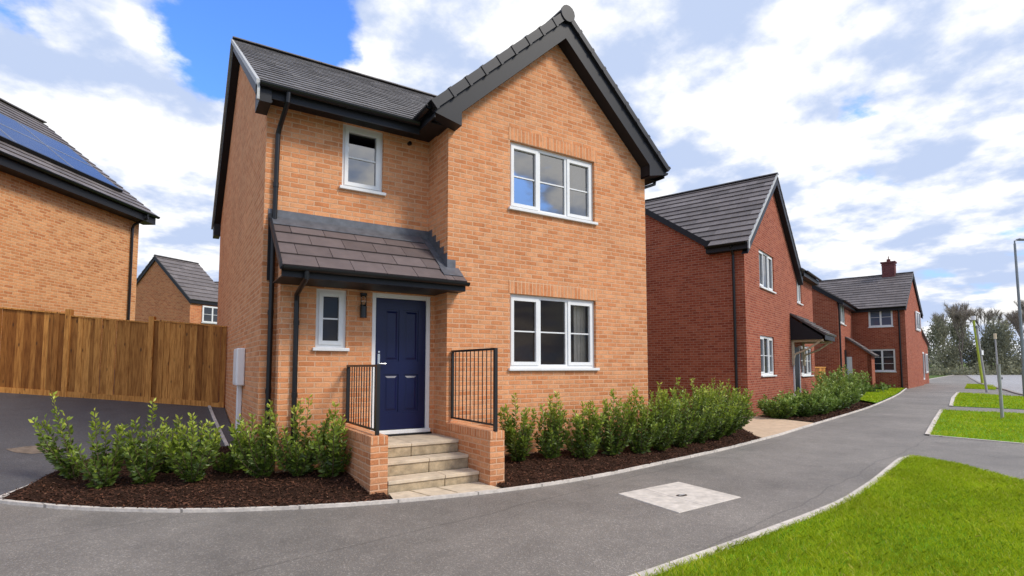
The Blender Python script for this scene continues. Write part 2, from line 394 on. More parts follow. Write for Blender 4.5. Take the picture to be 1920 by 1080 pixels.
def ribbon(name, line, w, h, mat, zoff=0, side=0):
    "raised edging strip along a line"
    mb = MB(); L = []; R = []
    for i, p in enumerate(line):
        a = Vector(line[max(0, i - 1)]); b = Vector(line[min(len(line) - 1, i + 1)]); d = (b - a).normalized(); n = Vector((-d.y, d.x))
        q = Vector(p); l = q + n * w * (.5 + side * .5); r = q - n * w * (.5 - side * .5)
        L.append(l); R.append(r)
    def z(q): return G(q.x, q.y) + zoff
    n = len(line); i0 = 0
    for i in range(n):
        for q, hh in ((L[i], -.06), (L[i], h), (R[i], h), (R[i], -.06)): mb.v.append(Vector((q.x, q.y, z(q) + hh))); mb.t.append(.5)
    for i in range(n - 1):
        a = i * 4
        for k in range(3): mb.f.append((a + k, a + k + 1, a + k + 5, a + k + 4)[::-1])
    return kind(mb.build(name, mat), 'structure')

# ground sheet to the horizon
mb = MB()
gx = [-600, -200, -80, -40, -25] + [x * 1.5 for x in range(-12, 30)] + [48, 55, 65, 80, 100, 140, 220, 400, 1200]
gy = [-600, -200, -80, -40, -20] + [y * 1.5 for y in range(-8, 30)] + [48, 55, 65, 80, 100, 140, 220, 400, 1200]
nx, ny = len(gx), len(gy)
for y in gy:
    for x in gx: mb.v.append(Vector((x, y, G(x, y) - .07))); mb.t.append(.5)
for j in range(ny - 1):
    for i in range(nx - 1): mb.f.append((j * nx + i, j * nx + i + 1, (j + 1) * nx + i + 1, (j + 1) * nx + i))
M['earth'] = plain('rough_grass_ground', (.085, .13, .035), .95, .1, .35, .8)
kind(mb.build('ground', M['earth'], smooth=True), 'structure')

K_PTS = [(-2.72, .32), (-2.25, -.20), (-1.75, -.70), (-.78, -1.41), (.2, -1.87), (1.17, -2.17), (2.48, -2.36), (4, -2.33), (5.75, -2.05), (8, -1.62), (10.2, -1.09), (13.74, -.23),
         (17.5, .68), (21.4, 1.73), (29, 4.1), (37.3, 7.0), (48, 10.6), (60.5, 14.5), (75, 18.6), (99, 25.3)]
KERB = smooth_line(K_PTS)
kind(drape('footpath', [(-12, 5.2), (-6, 2.6)] + KERB + [(118, 27), (118, 8), (70, 5), (60, -30), (-12, -30)], 0, M['tarmac'], 1.0), 'structure')
DRV = [(-2.72, .32), (-2.15, 1.2), (-1.84, 1.5), (-1.2, 1.62), (-.07, 1.5)]
kind(drape('driveway', [(-2.72, .32), (-6, 2.6), (-12, 5.2), (-14, 14), (-3, 14), (-.02, 8), (-.02, 1.5)] + DRV[::-1][1:-1], .005, M['tarmac_dark'], .6), 'structure')
ribbon('path_edging', KERB, .055, .035, M['concrete'])
ribbon('driveway_edging', smooth_line(DRV[:4], .2), .07, .035, M['concrete'])
ribbon('drain_edging', [(-.30, 5.2), (-.27, 4), (-.22, 2.8), (-.16, 1.5)], .05, .03, M['concrete'])
# planting beds, mounded towards the walls
def bed_z(x, y):
    d = min((Vector((x, y)) - Vector(k)).length for k in KERB[:60])
    return G(x, y) + min(.16, d * .09) + .018 * math.sin(x * 7.3 + y * 3.1) * math.sin(y * 6.1 - x * 2.2)
KL = [k for k in KERB if k[0] < 1.06]; 
BED_L = KL + [(1.20, -2.16), (1.20, -1.80), (1.06, -1.78), (1.06, -.25), (0.02, -.02), (.0, 1.5)] + DRV[::-1][:-1]
KR = [k for k in KERB if 2.62 < k[0] < 10.0]
BED_R = [(2.7, -.78), (2.62, -2.34)] + KR + [(10.0, -1.0), (11.6, 1.0), (12.2, 2.6), (6.9, 2.6), (6.84, -.78)]
KH = [k for k in KERB if 13.9 < k[0] < 21.6]
BED_H = KH + [(22.4, 2.6), (24.5, 5.0), (15.2, 2.1), (14.2, 1.8)]
kind(drape('mulch_bed', BED_L, .012, M['soil'], .18, bed_z), 'structure')
kind(drape('mulch_bed', BED_R, .012, M['soil'], .25, bed_z), 'structure')
kind(drape('mulch_bed', BED_H, .012, M['soil'], .4), 'structure')
kind(drape('side_path', [(10.05, -1.06), (13.85, -.15), (14.2, 1.8), (12.2, 2.6), (11.6, 1.0)], .014, M['beige'], .5), 'structure')
kind(drape('dirt_patch', [(-3.05, 2.47), (-2.86, 2.56), (-2.66, 2.60), (-2.45, 2.44), (-2.36, 2.28), (-2.52, 2.20), (-2.7, 2.16), (-2.92, 2.28)], .010, M['brownpatch'], .2), 'structure')

def in_poly(P, poly):
    x, y = P[:, 0], P[:, 1]; c = np.zeros(len(P), bool); n = len(poly)
    for i in range(n):
        x1, y1 = poly[i]; x2, y2 = poly[(i + 1) % n]
        k = ((y1 > y) != (y2 > y)) & (x < (x2 - x1) * (y - y1) / ((y2 - y1) + 1e-12) + x1); c ^= k
    return c
def scatter(poly, n):
    p = np.array(poly); lo, hi = p.min(0), p.max(0); out = np.zeros((0, 2))
    while len(out) < n:
        q = RNG.uniform(lo, hi, (n * 2, 2)); out = np.vstack([out, q[in_poly(q, poly)]])
    return out[:n]
def chips(name, poly, n, zf, zoff, size=(.032, .011)):
    P = scatter(poly, n); z = np.array([zf(*p) for p in P]) + zoff + RNG.uniform(.002, .022, n)
    a = RNG.uniform(0, 2 * np.pi, n); L = RNG.uniform(.5, 1.4, n) * size[0] / 2; Wd = RNG.uniform(.6, 1.5, n) * size[1] / 2
    ti = RNG.normal(0, .35, n); ro = RNG.normal(0, .5, n)
    d = np.stack([np.cos(a) * np.cos(ti), np.sin(a) * np.cos(ti), np.sin(ti)], 1); e = np.stack([-np.sin(a) * np.cos(ro), np.cos(a) * np.cos(ro), np.sin(ro)], 1)
    c = np.column_stack([P, z]); V = np.stack([c - d * L[:, None] - e * Wd[:, None], c + d * L[:, None] - e * Wd[:, None], c + d * L[:, None] * .8 + e * Wd[:, None], c - d * L[:, None] + e * Wd[:, None]], 1).reshape(-1, 3)
    F = np.arange(n * 4).reshape(n, 4); T = np.repeat(np.clip(RNG.beta(1.3, 2.2, n), 0, 1), 4)
    return kind(arr_mesh(name, V, F, T, M['chip']), 'stuff')
chips('bark_chips', BED_L, 11000, bed_z, .012)
chips('bark_chips', [p for p in BED_R if p[1] < 1.5], 14000, bed_z, .012)
chips('bark_chips', BED_H, 5000, G, .015, (.05, .02))

# lawns
G1_EDGE = smooth_line([(-.6, -5.36), (.9, -5.40), (2.03, -5.33), (3.77, -5.18), (5.4, -4.99), (6.4, -4.78), (7.3, -4.56), (8.4, -4.26), (9.5, -3.97), (9.95, -3.95)], .3)
LAWN1 = G1_EDGE + [(9.95, -4.2), (9.78, -4.61), (8.82, -5.72), (7.6, -7.4), (6.5, -9.5), (-.6, -9.5)]
LAWN2 = [(13.55, -2.86), (17.2, -1.72), (20.9, -.56), (21.4, -2.5), (22.3, -6.5), (14.0, -8.5), (13.6, -4.5)]
LAWN3 = [(23.0, -.13), (28.4, 1.6), (33.4, 3.1), (31.6, .1), (30.2, -3.2), (23.8, -5), (23.2, -2.0)]
LAWN4 = [(39.1, 4.71), (48.2, 7.5), (46.2, 5.5), (41.6, 3.95), (38.8, 3.2)]
LAWN5 = [(22.6, 2.20), (29, 4.2), (36.6, 6.85), (35.8, 8.2), (29, 6.0), (25.5, 4.9)]
for L, r in ((LAWN1, .4), (LAWN2, .8), (LAWN3, 1.2), (LAWN4, 1.5), (LAWN5, 1.2)): kind(drape('lawn', L, .012, M['turf'], r), 'structure')
def blades(poly, n, h, w, near=False):
    P = scatter(poly, n)
    clump = .5 + .5 * np.sin(P[:, 0] * 2.1 + 1.3 * np.sin(P[:, 1] * 1.7)) * np.sin(P[:, 1] * 2.7 + np.sin(P[:, 0] * 1.1))
    hh = h * RNG.uniform(.5, 1.25, n) * (.8 + .4 * clump); a = RNG.uniform(0, 2 * np.pi, n); lean = RNG.normal(0, .55, (n, 2)) * hh[:, None]
    z = np.array([G(*p) for p in P]) + .008
    dx = np.stack([np.cos(a), np.sin(a), np.zeros(n)], 1) * (w * RNG.uniform(.6, 1.3, n))[:, None] / 2
    b = np.column_stack([P, z]); mid = b + np.column_stack([lean * .35, hh * .6]); tip = b + np.column_stack([lean, hh])
    V = np.stack([b - dx, b + dx, mid + dx * .8, tip, mid - dx * .8], 1).reshape(-1, 3); F = np.arange(n * 5).reshape(n, 5)
    dry = np.clip(np.sin(P[:, 0] * 1.3 + 2 * np.sin(P[:, 1] * .9)) * np.sin(P[:, 1] * 1.9 + P[:, 0] * .7) - .35, 0, 1)
    t = np.clip(RNG.normal(.42, .22, n) + .20 * (clump - .5) + .35 * dry * RNG.random(n) + (RNG.random(n) < .03) * .5, 0, 1)
    return kind(arr_mesh('grass', V, F, np.repeat(t, 5), M['blade']), 'stuff')
blades([(p[0], p[1] - .02) if p[1] > -5.45 and p[0] < 9.9 else p for p in LAWN1 if p[0] > .6 or p[1] > -6], 150000, .046, .0050)
blades(LAWN2, 30000, .055, .011); blades(LAWN3, 12000, .06, .02); blades(LAWN4, 4000, .07, .03); blades(LAWN5, 7000, .06, .025)
ribbon('lawn_edging', G1_EDGE, .085, .03, M['concrete'])
ribbon('lawn_edging', [(13.5, -2.86), (17.15, -1.70), (20.9, -.53)], .10, .03, M['concrete'])
ribbon('lawn_edging', [(13.5, -2.9), (13.55, -4.5), (14, -8.5)], .06, .02, M['concrete'])
ribbon('lawn_edging', [(22.95, -.10), (28.3, 1.65), (33.4, 3.15)], .12, .03, M['concrete'])

# road beyond the verges
ROAD = [(31.5, -3), (32.9, .4), (34.3, 1.05), (38, 2.45), (41.4, 3.85), (49.6, 7.1), (58, 10), (69, 13.8), (95, 22.5), (118, 29), (150, 22), (150, -30), (60, -60), (35, -40)]
kind(drape('road', ROAD, .008, M['road'], 4), 'structure')
ribbon('road_kerb', smooth_line(ROAD[:9], 1.5), .16, .06, M['rock'])
def bank_z(x, y):
    s = max(0, (x * .535 + y * .845) - 78); return G(x, y) + min(2.2, s * .06)
kind(drape('grass_bank', [(70, 42), (86, 30), (100, 27.0), (113, 20), (122, -4), (118, -40), (175, -60), (205, 60), (110, 90)], .03, plain('bank_grass', (.115, .155, .045), .95, .1, .3, .6), 6, bank_z), 'structure')

# ---------------------------------------------------------------- building helpers
def V2(p, z=0): return Vector((p[0], p[1], z))
def wall(mb, o, u, length, z0, z1, holes=(), depth=.10, u0=0.0):
    "brick face with real openings; o = 2D start, u = 2D unit along, the outside is to the right of u"
    o = V2(o); u = V2(u); n = Vector((u.y, -u.x, 0))
    us = sorted({u0, length, *[h[0] for h in holes], *[h[1] for h in holes]}); zs = sorted({z0, z1, *[h[2] for h in holes], *[h[3] for h in holes]})
    for a, b in zip(us, us[1:]):
        for c, d in zip(zs, zs[1:]):
            if any(h[0] < (a + b) / 2 < h[1] and h[2] < (c + d) / 2 < h[3] for h in holes): continue
            mb.face([o + u * a + Z3 * c, o + u * b + Z3 * c, o + u * b + Z3 * d, o + u * a + Z3 * d])
    for a, b, c, d in holes:
        i = -n * depth
        for p, q in (((a, c), (a, d)), ((b, d), (b, c)), ((a, d), (b, d)), ((b, c), (a, c))):
            P = o + u * p[0] + Z3 * p[1]; Q = o + u * q[0] + Z3 * q[1]; mb.face([P, Q, Q + i, P + i][::-1])
def window(parent, o, u, a, b, z0, z1, lights=1, bars=1, glass='glass', rec=.055, sashes=None, sill=.05, name='window', fw=.06, sill_m=None, sash_w=.045):
    o = V2(o); u = V2(u); n = Vector((u.y, -u.x, 0))
    def P(x, y, z): return o + u * x + n * y + Z3 * z
    fr = MB(); g = MB()
    def bar(x0, x1, za, zb, y0, y1): fr.obox(P(x0, y0, za), u * (x1 - x0), n * (y1 - y0), Z3 * (zb - za))
    y0, y1 = -rec - .06, -rec
    bar(a, a + fw, z0, z1, y0, y1); bar(b - fw, b, z0, z1, y0, y1); bar(a + fw, b - fw, z0, z0 + fw, y0, y1); bar(a + fw, b - fw, z1 - fw, z1, y0, y1)
    w = (b - a - fw) / lights
    for i in range(lights):
        l = a + fw + i * w; r = l + w - fw
        if i: bar(l - fw, l, z0 + fw, z1 - fw, y0, y1 - .002)
        zb, zt = z0 + fw, z1 - fw
        if sashes is None or i in sashes:
            s = sash_w; e = .012; k0, k1 = y0 + .01, y1 + .016
            bar(l - e, l + s, zb - e, zt + e, k0, k1); bar(r - s, r + e, zb - e, zt + e, k0, k1); bar(l + s, r - s, zb - e, zb + s, k0, k1 - .001); bar(l + s, r - s, zt - s, zt + e, k0, k1 - .001)
            l += s; r -= s; zb += s; zt -= s
        for k in range(bars):
            zc = zb + (zt - zb) * (k + 1) / (bars + 1); bar(l, r, zc - .011, zc + .011, y0 + .028, y1 - .012)
        g.face([P(l, y0 + .03, zb), P(r, y0 + .03, zb), P(r, y0 + .03, zt), P(l, y0 + .03, zt)])
    f = fr.build(name, M['white'], parent)
    g.build('pane', M[glass], f)
    if sill:
        s = MB(); s.obox(P(a - .04, -rec - .02, z0 - .045), u * (b - a + .08), n * (rec + .02 + sill), Z3 * .047); s.build('sill', sill_m or M['white'], f, bevel=.006)
    return f
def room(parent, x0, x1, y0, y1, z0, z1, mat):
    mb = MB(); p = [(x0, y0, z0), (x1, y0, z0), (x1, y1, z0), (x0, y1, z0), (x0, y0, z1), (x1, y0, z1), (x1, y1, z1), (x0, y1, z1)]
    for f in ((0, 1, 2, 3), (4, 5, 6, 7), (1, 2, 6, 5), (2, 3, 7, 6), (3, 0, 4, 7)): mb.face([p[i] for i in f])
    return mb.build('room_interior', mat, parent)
def tiles(mb, A, B, S, length, slope, gauge, tw, th=.028, stagger=True, cut=None, gap=.004, tint=(.5, .22)):
    "tile courses laid as separate lapped tiles; A eave corner, B along the eave, S up the slope"
    A, B, S = Vector(A), Vector(B).normalized(), Vector(S).normalized(); N = B.cross(S).normalized()
    if N.z < 0: N = -N
    nc = int(math.ceil(slope / gauge - 1e-6))
    for c in range(nc):
        s0 = c * gauge; s1 = min(slope, s0 + gauge + .03); x = -(tw * .5 if stagger and c % 2 else 0)
        while x < length - 1e-6:
            a, b = max(0, x), min(length, x + tw); x += tw
            if b - a < .02: continue
            if cut and not cut((a + b) / 2, (s0 + s1) / 2): continue
            j = random.uniform(-.002, .003); tn = min(1, max(0, random.gauss(*tint)))
            p = [A + B * (a + gap / 2) + S * s0, A + B * (b - gap / 2) + S * s0, A + B * (b - gap / 2) + S * s1, A + B * (a + gap / 2) + S * s1]
            lo = N * -.01
            q = [p[0] + N * (th + j), p[1] + N * (th + j), p[2] + N * .003, p[3] + N * .003]
            r = [k + lo for k in p]
            if N.dot((r[1] - r[0]).cross(r[3] - r[0])) < 0: r = [r[1], r[0], r[3], r[2]]; q = [q[1], q[0], q[3], q[2]]
            mb.hexa(r + q, tn)
def gutter(mb, a, b, r=.058):
    a, b = Vector(a), Vector(b); d = (b - a).normalized(); n = d.cross(Z3)
    prof = [(-r, 0)] + [(-r * math.cos(t), -r * math.sin(t)) for t in [math.pi * k / 8 for k in range(1, 8)]] + [(r, 0), (r - .012, 0.0)] + [((r - .012) * math.cos(t), -(r - .012) * math.sin(t)) for t in [math.pi * k / 8 for k in range(1, 8)]] + [(-r + .012, 0)]
    mb.prism([a + n * x + Z3 * z for x, z in prof], b - a)
    for p in (a, b - d * .012): mb.prism([p + n * x + Z3 * z for x, z in prof[:9]], d * .012)
def ridge_tiles(mb, a, b, r=.13, seg=.45, flat=.6):
    a, b = Vector(a), Vector(b); L = (b - a).length; d = (b - a) / L; n = d.cross(Z3); k = 0
    m = max(1, round(L / seg))
    for i in range(m):
        p = a + d * (L * i / m + .003); q = a + d * (L * (i + 1) / m - .003); rr = r * (1 + .02 * (i % 2)); tn = random.uniform(.2, .6)
        poly = [p + n * (rr * math.cos(t)) + Z3 * (rr * flat * math.sin(t)) for t in [math.pi * j / 8 for j in range(9)]]
        mb.prism(poly, q - p, tn)

# ---------------------------------------------------------------- the detached buff brick house
XL, XR, WY, ZR, LY = 2.525, 6.847, -.754, 7.87, 8.306
H = thing('detached_house', (3.4, 3.5, -.6), 'two-storey buff brick house with navy front door and a projecting front gable', 'house')
w = MB(); wy = 0.0
UPW = (1.084, 1.736, 3.75, 4.765)
wall(w, (0, 0), (1, 0), XL, -.9, 4.9, [UPW, (.3, 2.4, .2, 2.0)], .09)                                      # left part, hidden porch opening behind
LOW = (3.672, 5.532, .955, 2.19); UPP = (3.672, 5.532, 3.645, 4.80)
wall(w, (XL, WY), (1, 0), XR - XL, -.9, 5.02, [(h[0] - XL, h[1] - XL, h[2], h[3]) for h in (LOW, UPP)], .095)
XM = (XL + XR) / 2; zg = 5.02; za = 7.03; k = (za - 5.075) / (XM - XL)
w.face([(XL, WY, zg), (XR, WY, zg), (XR, WY, 5.075), (XM, WY, za), (XL, WY, 5.075)])
w.face([(XL, 0, -.9), (XL, 0, 5.05), (XL, WY, 5.05), (XL, WY, -.9)][::-1])                                # wing returns
wall(w, (XR, WY), (0, 1), LY - WY, -.9, 5.0)
mslope = (ZR - 4.87) / (LY / 2 + .38)
wall(w, (0, LY), (0, -1), LY, -1.0, 4.95, [(3.0, 3.9, 1.0, 2.2)] if False else ())
w.face([(0, LY, 4.95), (0, 0, 4.95), (0, 0, 5.0), (0, LY / 2, ZR - .12), (0, LY, 5.0)])
w.face([(XR, 0, 4.95), (XR, LY, 4.95), (XR, LY, 5.0), (XR, LY / 2, ZR - .12), (XR, 0, 5.0)])
wall(w, (XR, LY), (-1, 0), XR, -.9, 5.0)
w.build('wall', M['buff'], H)
# porch front
pw = MB(); PX = .20; PY = -.30; DX0, DX1 = 1.50, 2.455; SW = (.683, 1.117, 1.245, 2.099)
wall(pw, (PX, PY), (1, 0), XL - PX, -.9, 2.42, [(DX0 - PX, DX1 - PX, -.045, 2.10), (SW[0] - PX, SW[1] - PX, SW[2], SW[3])], .075)
pw.face([(PX, 0, -.9), (PX, PY, -.9), (PX, PY, 2.42), (PX, 0, 3.0)])
PWALL = pw.build('porch_wall', M['buff'], H)
# soldier courses over the two gable windows
for (a, b, c, d) in (LOW, UPP):
    l = MB(); l.obox((a - .03, WY - .004, d + .004), (b - a + .10, 0, 0), (0, .05, 0), (0, 0, .225)); l.build('soldier_lintel', M['soldier'], H)
# main roof
rf = MB(); sl = math.hypot(1, mslope); slen = math.hypot(LY / 2 + .38 + .02, ZR - 4.87)
S1 = (0, 1, mslope); S2 = (0, -1, mslope)
tiles(rf, (-.17, -.40, 4.87), (1, 0, 0), S1, XR + .34, slen, .275, .335, .020, cut=lambda x, s: not (2.6 < x and s < .5))
tiles(rf, (-.17, LY + .38, 4.87), (1, 0, 0), S2, XR + .34, slen, .262, .67, .032)
# underlay keeps the loft dark and closed
rf.hexa([(-.13, -.36, 4.80), (XR + .13, -.36, 4.80), (XR + .13, LY / 2, ZR - .05), (-.13, LY / 2, ZR - .05), (-.13, -.36, 4.815), (XR + .13, -.36, 4.815), (XR + .13, LY / 2, ZR - .03), (-.13, LY / 2, ZR - .03)], .1)
rf.hexa([(-.13, LY / 2, ZR - .05), (XR + .13, LY / 2, ZR - .05), (XR + .13, LY + .36, 4.80), (-.13, LY + .36, 4.80), (-.13, LY / 2, ZR - .03), (XR + .13, LY / 2, ZR - .03), (XR + .13, LY + .36, 4.815), (-.13, LY + .36, 4.815)], .1)
ROOF = rf.build('roof', M['slate'], H, tint=True)
rd = MB(); ridge_tiles(rd, (-.18, LY / 2, ZR + .0), (XR + .18, LY / 2, ZR + .0), .12, .45, .5); rd.build('ridge', M['slate'], ROOF)
# left verge: deep black soffit box under a pale dry verge
def rake(mb, x0, x1, ya, za_, yb, zb_, h, drop=0.0):
    mb.hexa([(x0, ya, za_ - drop - h), (x1, ya, za_ - drop - h), (x1, yb, zb_ - drop - h), (x0, yb, zb_ - drop - h), (x0, ya, za_ - drop), (x1, ya, za_ - drop), (x1, yb, zb_ - drop), (x0, yb, zb_ - drop)])
bb = MB(); ry = LY / 2
rake(bb, -.155, -.135, -.40, 4.80, ry, ZR - .03, .20); rake(bb, -.155, -.135, ry, ZR - .03, LY + .40, 4.80, .20)
rake(bb, -.135, .012, -.40, 4.82, ry, ZR - .03, .03, .17); rake(bb, -.135, .012, ry, ZR - .03, LY + .40, 4.80, .03, .17)
bb.hexa([(-.155, -.42, 4.60), (-.002, -.42, 4.60), (-.002, .02, 4.60), (-.155, .02, 4.60), (-.155, -.42, 4.84), (-.002, -.42, 4.84), (-.002, .02, 5.05), (-.155, .02, 5.05)])
bb.hexa([(-.155, LY - .02, 4.55), (-.002, LY - .02, 4.55), (-.002, LY + .42, 4.55), (-.155, LY + .42, 4.55), (-.155, LY - .02, 5.05), (-.002, LY - .02, 5.05), (-.002, LY + .42, 4.80), (-.155, LY + .42, 4.80)])
bb.build('bargeboard', M['fascia'], ROOF)
vg = MB(); rake(vg, -.20, -.157, -.43, 4.89, ry, ZR + .02, .085); vg.hexa([(-.19, -.46, 4.60), (-.157, -.46, 4.60), (-.157, -.42, 4.60), (-.19, -.42, 4.60), (-.19, -.46, 4.83), (-.157, -.46, 4.83), (-.157, -.42, 4.84), (-.19, -.42, 4.84)])
rake(vg, -.20, -.157, ry, ZR + .02, LY + .43, 4.855, .05)
vg.build('verge', M['verge'], ROOF)
fs = MB(); fs.box((-.155, -.385, 4.68), (2.19, -.365, 4.86)); fs.box((-.155, -.365, 4.765), (2.52, -.003, 4.78)); fs.build('fascia', M['fascia'], H)
gt = MB(); gutter(gt, (-.16, -.455, 4.845), (2.16, -.455, 4.845), .062)
gt.build('gutter', M['black'], H)
# wing roof (front gable)
RX, EZ = 2.53, 4.915; ZW = 7.24; ks = (ZW - EZ) / RX; wl = math.hypot(RX, ZW - EZ); YF = -1.0; YB = 3.6
wr = MB()
for sgn in (-1, 1):
    tiles(wr, (XM + sgn * RX, YF - .02, EZ), (0, 1, 0), (-sgn, 0, ks), YB - YF, wl - .02, .30, .335, .03, tint=(.45, .2))
    wr.hexa([(XM + sgn * (RX - .04), YF + .03, EZ - .03), (XM + sgn * (RX - .04), YB, EZ - .03), (XM, YB, ZW - .06), (XM, YF + .03, ZW - .06), (XM + sgn * (RX - .04), YF + .03, EZ - .012), (XM + sgn * (RX - .04), YB, EZ - .012), (XM, YB, ZW - .04), (XM, YF + .03, ZW - .04)], .1)
WROOF = wr.build('gable_roof', M['slate'], H)
rd = MB(); ridge_tiles(rd, (XM, YF - .05, ZW + .0), (XM, YB, ZW + .0), .135, .45, .75)
rd.prism([(XM + .15 * math.cos(t), YF - .075, ZW - .02 + .15 * math.sin(t)) for t in [2 * math.pi * j / 14 for j in range(14)]], (0, .03, 0), .35)
rd.build('ridge', M['cap'], WROOF)
# dry-verge caps stepping down both rakes
vc = MB()
for sgn in (-1, 1):
    d = Vector((-sgn, 0, ks)).normalized(); N = Vector((sgn * ks, 0, 1)).normalized()
    m = 9
    for i in range(m):
        p = Vector((XM + sgn * (RX + .02), YF - .055, EZ - .02)) + d * (wl / m * i); L = wl / m + .035
        e = .012
        vc.obox(p - N * (.075 if sgn < 0 else .05), d * L, (0, .13, 0), N * ((.125 if sgn < 0 else .085) + e), random.uniform(.2, .5))
        vc.obox(p - N * (.09 if sgn < 0 else .055) + Vector((0, -.012, 0)), d * .05, (0, .155, 0), N * (.16 if sgn < 0 else .105), .6)
vc.build('verge', M['cap'], WROOF)
bg_ = MB()
for sgn in (-1, 1):
    d = Vector((-sgn, 0, ks)).normalized(); N = Vector((sgn * ks, 0, 1)).normalized()
    a = Vector((XM + sgn * (RX - .03), YF, EZ - .03)); top = Vector((XM, YF, ZW - .07)); h = .27
    lo = Vector((XM, YF, ZW - .07 - h * math.sqrt(1 + ks * ks)))
    xa = XM + sgn * (RX - .03); xb = XM + sgn * (XM - XL - .11)
    zb_ = lo.z - ks * abs(xb - XM)
    pts = [(xa, YF, EZ - .04), (XM, YF, ZW - .07), (XM, YF, lo.z), (xb, YF, zb_), (xb, YF, 4.70), (xa + sgn * -.0, YF, 4.80)]
    if sgn > 0: pts = pts[::-1]
    bg_.prism(pts, (0, .022, 0))
    # sloping soffit board back to the brickwork and the box bottom
    bg_.hexa([(xb, YF + .022, zb_ + .01), (XM, YF + .022, lo.z + .01), (XM, WY - .002, lo.z + .01), (xb, WY - .002, zb_ + .01), (xb, YF + .022, zb_ + .03), (XM, YF + .022, lo.z + .03), (XM, WY - .002, lo.z + .03), (xb, WY - .002, zb_ + .03)])
    bg_.hexa([(xa, YF + .022, 4.80), (xb, YF + .022, 4.70), (xb, WY - .003, 4.70), (xa, WY - .003, 4.80), (xa, YF + .022, 4.82), (xb, YF + .022, 4.72), (xb, WY - .003, 4.72), (xa, WY - .003, 4.82)])
    bg_.face([(xb, YF + .01, 4.70), (xb, WY - .003, 4.70), (xb, WY - .003, zb_ + .02), (xb, YF + .01, zb_ + .02)])
    # side eave: fascia, soffit
    ex = XM + sgn * (RX - .05); wx = XL if sgn < 0 else XR
    bg_.hexa([(ex, YF + .03, 4.74), (ex + sgn * .02, YF + .03, 4.74), (ex + sgn * .02, LY if sgn > 0 else -.36, 4.74), (ex, LY if sgn > 0 else -.36, 4.74), (ex, YF + .03, EZ - .02), (ex + sgn * .02, YF + .03, EZ - .02), (ex + sgn * .02, LY if sgn > 0 else -.36, EZ - .02), (ex, LY if sgn > 0 else -.36, EZ - .02)])
    a_, b_ = sorted((ex, wx + (.003 if sgn > 0 else -.003)))
    bg_.box((a_, WY, 4.745), (b_, LY if sgn > 0 else -.36, 4.76))
bg_.build('bargeboard', M['fascia'], WROOF)
gg = MB(); gutter(gg, (XM - RX - .045, YF + .05, 4.90), (XM - RX - .045, -.42, 4.90), .058); gg.build('gutter', M['black'], WROOF); gg = MB(); gutter(gg, (XM + RX + .045, LY - .1, 4.88), (XM + RX + .045, YF + .05, 4.88), .058)
gg.build('gutter', M['black'], WROOF); gg = MB(); gg.tube([(XM + RX + .04, YF + .35, 4.83), (XM + RX + .02, YF + .35, 4.72), (XR + .06, YF + .35, 4.58), (XR + .06, YF + .35, -.55)], .034)
gg.build('downpipe', M['black'], WROOF)
# windows
window(H, (0, WY), (1, 0), *LOW, 3, 1, 'glass', .06, (0, 2))
window(H, (0, WY), (1, 0), *UPP, 3, 1, 'glass_up', .06, (0, 2))
window(H, (0, 0), (1, 0), *UPW, 1, 1, 'glass_up', .055)
window(H, (0, PY), (1, 0), *SW, 1, 1, 'frost', .045)
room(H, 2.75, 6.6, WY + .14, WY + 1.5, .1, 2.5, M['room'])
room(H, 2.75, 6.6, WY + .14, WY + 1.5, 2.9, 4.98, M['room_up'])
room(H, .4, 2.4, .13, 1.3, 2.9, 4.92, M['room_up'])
for z0, z1 in ((.97, 2.17), (3.66, 4.79)):
    cu = MB()
    for i in range(7): cu.obox((5.19 + i * .04, WY + .22 + .02 * (i % 2), z0), (.042, .01 * (1 - 2 * (i % 2)), 0), (0, .006, 0), (0, 0, z1 - z0))
    cu.build('curtain', M['curtain'], H)
# front door
fr = MB(); y0, y1 = PY + .02, PY + .08
fr.box((DX0, y0, -.045), (DX0 + .065, y1, 2.10)); fr.box((DX1 - .065, y0, -.045), (DX1, y1, 2.10)); fr.box((DX0 + .065, y0, 2.03), (DX1 - .065, y1, 2.10)); fr.box((DX0 - .0, PY - .03, -.045), (DX1, y1 + .001, .012))
dr = MB(); a, b = DX0 + .068, DX1 - .068; yd = PY + .045; z0, z1 = .018, 2.027; wd = b - a
HOL = []
for (fa, fb) in ((.17, .46), (.56, .85)):
    HOL += [(a + wd * fa, a + wd * fb, .28, .86), (a + wd * fa, a + wd * fb, 1.06, 1.86)]
wall(dr, (0, yd), (1, 0), b, z0, z1, HOL, .014, u0=a)
for (p, q, c, d) in HOL:
    i = .028
    y2, y3 = yd + .014, yd + .003
    A_ = [(p, y2, c), (q, y2, c), (q, y2, d), (p, y2, d)]; B_ = [(p + i, y2, c + i), (q - i, y2, c + i), (q - i, y2, d - i), (p + i, y2, d - i)]; C_ = [(p + 2 * i, y3, c + 2 * i), (q - 2 * i, y3, c + 2 * i), (q - 2 * i, y3, d - 2 * i), (p + 2 * i, y3, d - 2 * i)]
    for j in range(4):
        n = (j + 1) % 4; dr.face([A_[j], A_[n], B_[n], B_[j]]); dr.face([B_[j], B_[n], C_[n], C_[j]])
    dr.face(C_)
DOOR = dr.build('front_door', M['door'], H)
fr.build('door_frame', M['white'], DOOR, bevel=.006)
hd = MB(); hx = a + .055
hd.box((hx - .018, yd - .012, .93), (hx + .018, yd - .001, 1.17)); hd.tube([(hx, yd - .01, 1.02), (hx, yd - .055, 1.02), (hx + .10, yd - .058, 1.02)], .010, 8); hd.tube([(hx, yd - .001, 1.20), (hx, yd - .016, 1.20)], .016, 10)
hd.build('handle', M['steel'], DOOR, smooth=False)
ds = MB(); ds.box((DX0 - .02, PY - .035, -.075), (DX1 + .02, PY + .05, -.047)); ds.build('threshold', M['iron'], DOOR)
